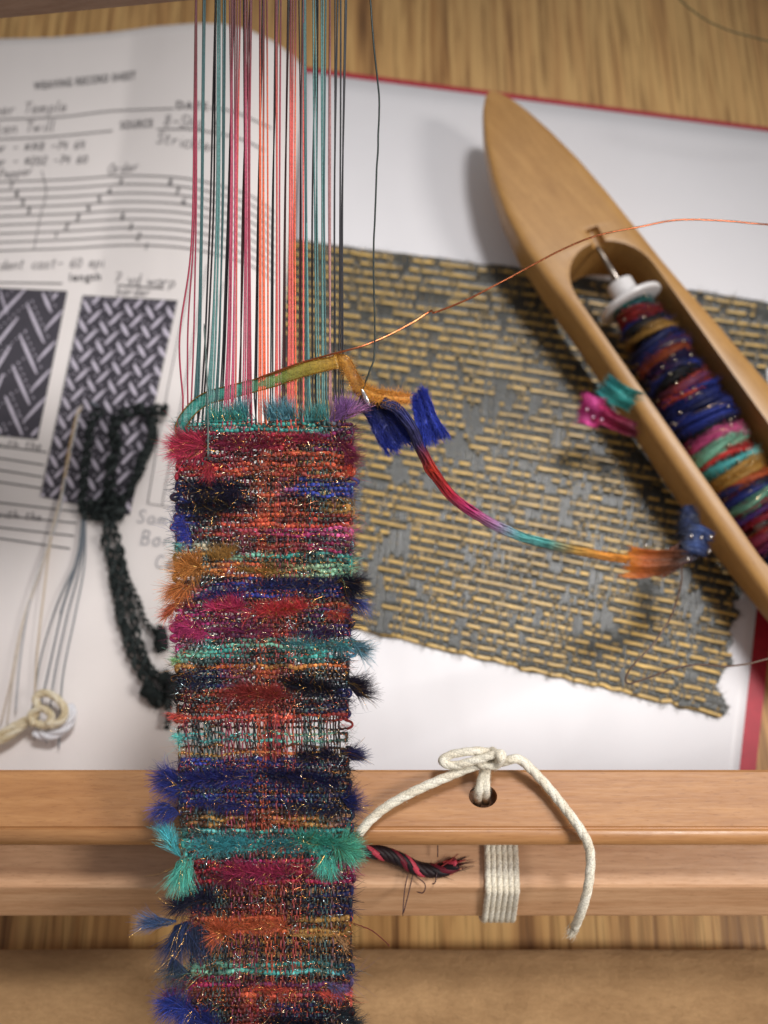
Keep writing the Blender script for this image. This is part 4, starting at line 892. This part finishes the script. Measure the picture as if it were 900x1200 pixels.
core('core_cord', [(448, 470, .2485), (468, 482, .2484), (483, 503, .249), (494, 528, .252), (508, 553, .258), (530, 582, .266), (560, 604, .275), (600, 625, .286), (645, 638, .297), (700, 650, .311), (738, 656, .322)],
     (.00108), [S(34, 36, 78), S(44, 46, 100), S(50, 44, 84), S(190, 60, 44), S(176, 44, 60), S(176, 54, 110), S(160, 120, 160), S(96, 172, 172), S(76, 146, 142), S(184, 144, 74), S(206, 138, 62), S(196, 124, 48)])
flag('orange_flag', [(732, 677), (790, 674), (800, 646), (740, 640)], [.322, .326, .326, .321], [S(200, 120, 44), S(166, 84, 32), S(110, 58, 28), S(70, 42, 30)], seed=3, amp=.0005, pleat=1.6, fuzz=700)
flag('orange_flag', [(776, 676), (818, 656), (806, 630), (786, 640)], [.326, .329, .329, .326], [S(120, 62, 32), S(70, 46, 40), S(40, 40, 56)], seed=4, amp=.0005, pleat=1.6, fuzz=300)
flag('navy_flag', [(796, 650), (826, 652), (836, 622), (806, 612)], [.326, .328, .330, .328], [S(34, 38, 54), S(52, 70, 116), S(34, 42, 76)], seed=5, amp=.0006, pleat=1.5, fuzz=500)
flag('navy_flag', [(794, 630), (824, 622), (812, 590), (798, 596)], [.330, .332, .340, .340], [S(24, 26, 40), S(40, 50, 84), S(26, 30, 50)], seed=6, amp=.0006, pleat=1.5, fuzz=300)
mb = MB()
for (x, y) in ((810, 628), (833, 629), (831, 646), (822, 630), (757, 639), (806, 655)):
    c0 = CAM+rays(x, y)*.3225; mb.tube(np.array([c0-E1*.0005, c0-E1*.0002, c0+E1*.0002, c0+E1*.0005]), [.0004, .0007, .0007, .0004], S(240, 235, 230), 6)
mb.build('glitter_speck', M['lame'], rb)
# flag pair peeking out beneath the left wall of the shuttle
fl = thing('ribbon_flags', P(705, 480, .006), 'magenta and teal ribbon yarn flags poking out beneath the shuttle wall', 'yarn')
flag('magenta_flag', [(676, 498), (700, 500), (712, 466), (686, 462)], [.366, .366, .360, .360], [S(170, 40, 110), S(206, 76, 150), S(150, 30, 80)], parent=fl, seed=7, amp=.0007, pleat=1.5, fuzz=500)
flag('magenta_flag', [(694, 494), (748, 514), (744, 494), (706, 474)], [.366, .367, .364, .360], [S(180, 40, 100), S(120, 24, 56), S(90, 20, 44)], parent=fl, seed=8, amp=.0006, pleat=1.5, fuzz=300)
flag('teal_flag', [(700, 462), (734, 482), (752, 462), (716, 440)], [.360, .362, .357, .357], [S(40, 120, 124), S(60, 160, 156), S(40, 124, 120)], parent=fl, seed=9, amp=.0007, pleat=1.5, fuzz=500)
mb = MB()
for (x, y) in ((695, 489), (705, 492), (688, 480)):
    c0 = CAM+rays(x, y)*.3585; mb.tube(np.array([c0-E1*.0006, c0-E1*.0002, c0+E1*.0002, c0+E1*.0006]), [.0005, .0009, .0009, .0005], S(250, 200, 230), 6)
mb.build('glitter_speck', M['lame'], fl)

def wire(name, pts, rad, colr, label, cat, mat='lame', n=140, wob=.00006, sides=6):
    p = cr(pts, n); q = CAM+rays(p[:, 0], p[:, 1])*p[:, 2:3]; q = q+np.concatenate([noise1(n, 6, wob, 2), np.zeros((n, 1))], 1)
    mb = MB(); mb.tube(q, rad, colr, sides); return tag(mb.build(name, M[mat]), label, cat)
wire('copper_wire', [(1010, 268, .30), (900, 263, .288), (850, 259, .285), (795, 258, .282), (750, 266, .280), (700, 276, .276), (660, 292, .272), (620, 313, .268), (560, 345, .262), (510, 366, .256), (505, 364, .255), (480, 380, .253), (440, 400, .250), (400, 412, .2488), (350, 426, .2492), (300, 444, .2492)],
     .00025, S(200, 118, 78), 'thin copper wire arching from the fell across the shuttle deck', 'wire')
wire('loose_warp_thread', [(434, -30, .245), (434, 0, .245), (439, 60, .245), (444, 125, .246), (441, 210, .246), (438, 300, .247), (439, 405, .248), (433, 435, .248), (420, 472, .249), (416, 484, .2498)], .00022, S(40, 52, 50), 'single dark loose warp thread hanging apart to the right of the warp', 'thread', mat='thread')
wire('brown_thread', [(799, 662, .322), (797, 690, .308), (785, 725, .300), (765, 755, .297), (742, 780, .295), (733, 795, .295), (738, 801, .295), (760, 794, .295), (790, 783, .295), (818, 779, .295), (850, 781, .295), (875, 778, .296), (900, 772, .297), (970, 756, .30)], .00027, S(92, 68, 54), 'fine brown thread looping over the lower right corner of the fabric sample', 'thread', mat='thread')
wire('olive_thread', [(780, -20, .382), (797, 0, .384), (822, 20, .386), (850, 34, .388), (880, 43, .388), (910, 50, .389), (960, 56, .392)], .00032, S(92, 88, 50), 'olive thread curving over the oak table at the far corner', 'thread', mat='thread')
wire('red_thread', [(398, 1078, .2495), (415, 1082, .2505), (438, 1092, .256), (456, 1108, .264)], .00016, S(110, 44, 40), 'short dark red thread end sticking out low beside the band', 'thread', mat='thread')
# needle / pin eye by the fell
c0 = D(np.array(424.), np.array(457.), .0022); c1 = D(np.array(434.), np.array(477.), .0014)
mb = MB(); mb.tube(np.linspace(c0, c1, 12), .0005*np.sin(np.linspace(.25, math.pi-.25, 12))+.00015, S(235, 235, 238), 8)
tag(mb.build('needle_tip', M['lame']), 'small bright silver needle tip where loose thread meets the gold ribbon', 'needle')

# red and black braid tail lying over the roller
br = thing('thread_braid', P(480, 1010, .068), 'black and red twisted thread tail lying on the roller beside the band', 'braid')
p = cr([(405, 992, .268), (425, 997, .270), (448, 1000, .272), (470, 1008, .274), (490, 1018, .276), (515, 1020, .277), (536, 1012, .277)], 110); q = CAM+rays(p[:, 0], p[:, 1])*p[:, 2:3]
mb = MB(); rope(mb, q, .0019, 6, .013, [S(36, 20, 26), S(40, 22, 28), S(206, 70, 90), S(30, 20, 26), S(110, 26, 44), S(30, 20, 26)], 5, fuzz=300)
mb.build('twist', M['yarn'], br)
mb = MB(); n = 90; o = q[-28:][rng.integers(0, 28, n)]+rng.normal(0, .0008, (n, 3)); cs = np.array([S(40, 22, 28), S(206, 80, 80), S(70, 30, 34)])[rng.integers(0, 3, n)]
mb.hairs(o, np.array([[1, .22, .1]])+rng.normal(0, .16, (n, 3)), rng.uniform(.002, .006, n), .00016, cs, curl=.15)
mb.build('cut_ends', M['yarn'], br)
mb = MB()
for pts in ([(478, 1024), (474, 1045), (472, 1074)], [(484, 1024), (480, 1042), (473, 1070)], [(486, 1026), (498, 1036), (496, 1046), (488, 1045)], [(512, 1022), (510, 1034), (506, 1036)], [(513, 990), (513, 1005)]):
    pr = cr(pts, 16); mb.tube(P(pr[:, 0], pr[:, 1], .0685), .00016, S(60, 24, 30), 5)
mb.build('stray_end', M['thread'], br)

# cotton apron cord: knot, tails and wraps on the roller
ck = thing('cotton_cord', P(566, 933, ZB), 'off white cotton cord tied through the hole of the front beam', 'cord')
cw = [S(232, 224, 206), S(238, 231, 215), S(228, 218, 198)]
def cord(name, pts, r=.0016, n=110, fuzz=260, zmode=True, parent=ck, cols=cw):
    p = cr(pts, n); q = P(p[:, 0], p[:, 1], p[:, 2]) if zmode else CAM+rays(p[:, 0], p[:, 1])*p[:, 2:3]
    mb = MB(); rope(mb, q, r*.93, 3, r*8, cols, 10, fuzz=fuzz*2, off=.24); return mb.build(name, M['cotton'], parent)
cord('tail', [(588, 888, .0905), (560, 896, .0905), (520, 912, .090), (480, 930, .0895), (452, 946, .089), (432, 963, .0885), (420, 978, .088)], .00130)
cord('tail', [(586, 894, .0895), (600, 890, .0915), (612, 892, .091), (640, 920, .0885), (668, 955, .0885), (682, 975, .0885), (690, 992, .086), (692, 1012, .084), (689, 1040, .082), (682, 1066, .078), (673, 1088, .072)], .00130, 130)
cord('loop', [(584, 884, .0915), (560, 880, .093), (530, 884, .0925), (518, 892, .092), (532, 897, .092), (560, 890, .0935), (586, 883, .094), (588, 892, .092)], .00115)
cord('knot', [(575, 880, .092), (586, 886, .095), (582, 896, .092), (566, 896, .0915), (556, 888, .093)], .00125, 60)
cord('rising_strand', [(559, 942, .070), (560, 936, .080), (561, 928, .0872), (565, 912, .0885), (568, 898, .0895)], .00125, 60)
cord('rising_strand', [(569, 940, .070), (569, 934, .080), (569, 926, .0872), (569, 912, .0885), (570, 898, .0895)], .00125, 60)
mb = MB(); o_ = P(673, 1088, .072); mm = 160
mb.hairs(o_+rng.normal(0, .0006, (mm, 3)), np.array([[-.45, -.8, -.5]])+rng.normal(0, .22, (mm, 3)), rng.uniform(.001, .003, mm), .00007, cw[0], curl=.3); mb.build('frayed_end', M['cotton'], ck)
for i in range(6):
    x0 = 571+i*6.5; r = .00095; xw = P(x0, 1010, zr)[0]
    yz = [(yback+.004, zr+r), (yfa+.001, zr+r), (yfa-.0008, zr+r*.6), (yfr-r*.5, zr-.0105), (yfr-r, zr-.0120), (yfr-r, zr-.022), (yfr+.010, zr-.032-r)]
    pts = np.array([[xw+random.uniform(-.0001, .0001), a, b] for a, b in yz]); q = []
    for k in range(len(pts)-1): q += list(np.linspace(pts[k], pts[k+1], 14, endpoint=False))
    mb = MB(); rope(mb, np.array(q), r*.98, 3, .008, cw, 8, fuzz=260, off=.22); mb.build('wrap', M['cotton'], ck)

# ================================================================== SAMPLES ON THE LEFT PAGE
def lp(pts, n, dz): p = cr(pts, n); return onto(p[:, 0], p[:, 1], hf_left, dz)
bw = thing('black_yarn', onto(np.array(150.), np.array(600.), hf_left), 'thick fuzzy black chenille yarn looped and knotted on the record sheet', 'yarn')
kblack = [S(40, 46, 46), S(34, 40, 40), S(52, 58, 58)]
def chen(name, pts, r, n=90, fz=900, dz=.003, twist=True):
    q = lp(pts, n, dz); mb = MB()
    q = q+np.concatenate([noise1(n, 7, r*.3, 2), np.zeros((n, 1))], 1)
    if twist:
        rr_ = r*.42*(1+.4*np.sin(np.arange(n)*(1.25 if r < .002 else .8))); t0, u0_, w0_ = frame(q); ph = np.arange(n)*.62
        for sg in (-1, 1): mb.tube(q+w0_*(sg*np.sin(ph)*r*.75)[:, None]+u0_*(sg*np.cos(ph)*r*.4)[:, None], rr_, kblack[1 if sg > 0 else 2], 8)
    else: mb.tube(q, r*(1+.12*np.sin(np.arange(n)*.9)), kblack[0], 8)
    t, u, w = frame(q); i = rng.integers(0, n, fz); a = rng.uniform(0, 6.28, fz); d = np.cos(a)[:, None]*u[i]+np.sin(a)[:, None]*w[i]
    mb.hairs(q[i]+d*r*.5, d+rng.normal(0, .3, (fz, 3)), rng.uniform(.4, 1.3, fz)*np.maximum(r*.9, .0012), .00010, kblack[1], segs=2); return mb.build(name, M['wool'], bw)
chen('strand', [(197, 478), (178, 480), (155, 481), (141, 487), (136, 503), (133, 530), (131, 560), (129, 600)], .0020, fz=1600, dz=.004)
chen('strand', [(180, 500), (176, 520), (165, 545), (152, 572), (138, 596)], .0015, fz=900)
chen('strand', [(177, 488), (181, 505), (172, 530), (160, 556)], .0016, fz=500)
chen('strand', [(118, 480), (108, 492), (104, 520), (99, 560), (97, 590), (108, 604), (124, 606)], .0016, fz=500)
chen('knot', [(104, 588), (116, 598), (132, 606), (140, 594), (128, 580), (118, 590)], .0024, 50, 900)
chen('strand', [(129, 600), (127, 630), (131, 660), (139, 700), (147, 740), (160, 780), (176, 810), (192, 826)], .0017, fz=900)
chen('strand', [(134, 600), (138, 640), (146, 680), (155, 715), (160, 750), (174, 782), (190, 800), (198, 830)], .0015, fz=800)
chen('strand', [(138, 640), (150, 680), (160, 700), (172, 728), (184, 742), (192, 762)], .0010, fz=500)
chen('strand', [(131, 655), (136, 700), (150, 745), (165, 765), (182, 790), (197, 806)], .0012, fz=500)
chen('tuft', [(190, 736), (188, 750), (191, 762)], .0022, 24, 500, twist=False)
chen('tuft', [(166, 804), (174, 815), (186, 822)], .0026, 24, 600, twist=False)
chen('tuft', [(190, 790), (200, 800), (204, 818)], .0024, 24, 600, twist=False)
chen('strand', [(196, 822), (196, 840), (194, 856)], .0009, 24, 160)
gy = thing('grey_thread_sample', onto(np.array(80.), np.array(700.), hf_left), 'bundle of fine grey threads fanning down the record sheet to the cotton knot', 'thread')
for pts in ([(98, 596), (92, 650), (66, 710), (48, 770), (38, 830), (32, 850)], [(99, 596), (94, 650), (74, 710), (58, 780), (47, 830), (40, 868)], [(99, 596), (96, 655), (80, 715), (64, 790), (58, 840), (54, 872)], [(100, 596), (99, 660), (88, 720), (74, 790), (70, 850), (69, 878)], [(97, 596), (93, 640), (84, 675), (70, 720)],
            [(112, 476), (106, 470), (116, 478), (118, 490)]):
    mb = MB(); mb.tube(lp(pts, 50, .0022), .00030, S(104, 112, 122), 5); mb.build('thread', M['thread'], gy)
ty_ = thing('tan_thread_sample', onto(np.array(60.), np.array(600.), hf_left), 'bundle of pale tan threads running down the record sheet left of the grey ones', 'thread')
for pts, c in (([(96, 474), (88, 500), (80, 540), (72, 580), (60, 630), (52, 690), (44, 760), (40, 830)], S(206, 186, 160)), ([(92, 476), (84, 520), (76, 556), (70, 590), (54, 650), (30, 720), (16, 790), (8, 850)], S(212, 200, 186)),
               ([(94, 478), (82, 530), (74, 570), (66, 600), (50, 660), (26, 730), (12, 800), (0, 850)], S(214, 200, 186)), ([(95, 474), (86, 514), (78, 548), (70, 600), (56, 640), (36, 700), (24, 770), (18, 836)], S(180, 182, 188)), ([(90, 484), (80, 530), (74, 566)], S(176, 140, 80)), ([(93, 480), (84, 520), (72, 575)], S(186, 146, 84))):
    mb = MB(); mb.tube(lp(pts, 60, .0026), .00034, c, 5); mb.build('thread', M['thread'], ty_)
kn = thing('knotted_cord', onto(np.array(50.), np.array(835.), hf_left), 'knotted end of cream cotton cord beside the thread samples', 'cord')
cream2 = [S(222, 208, 178), S(230, 220, 196), S(212, 196, 162)]
def cordl(name, pts, r, n=80, dz=.006):
    q = lp(pts, n, dz); mb = MB(); rope(mb, q, r, 3, r*8, cream2, 8, fuzz=600, off=.3); return mb.build(name, M['cotton'], kn)
cordl('tail', [(-40, 884), (-10, 872), (12, 862), (30, 848), (42, 840)], .0013)
cordl('tail', [(-40, 870), (-8, 864), (14, 852), (34, 842)], .0012)
cordl('knot', [(34, 846), (44, 832), (42, 818), (52, 812), (66, 818), (76, 832), (70, 846), (52, 850), (38, 846)], .0013, dz=.008)
cordl('knot', [(40, 850), (36, 838), (48, 830), (60, 838), (56, 850)], .0012, dz=.009)
wh = [S(226, 226, 232)]*3; q = lp([(40, 858), (58, 862), (76, 852), (84, 838), (80, 826)], 50, .005); mb = MB(); rope(mb, q, .0018, 3, .014, wh, 8); mb.build('white_end', M['cotton'], kn)
print('tris', sum(len(o.data.polygons)*2 for o in bpy.data.objects if o.type == 'MESH'), 'objs', len(bpy.data.objects))
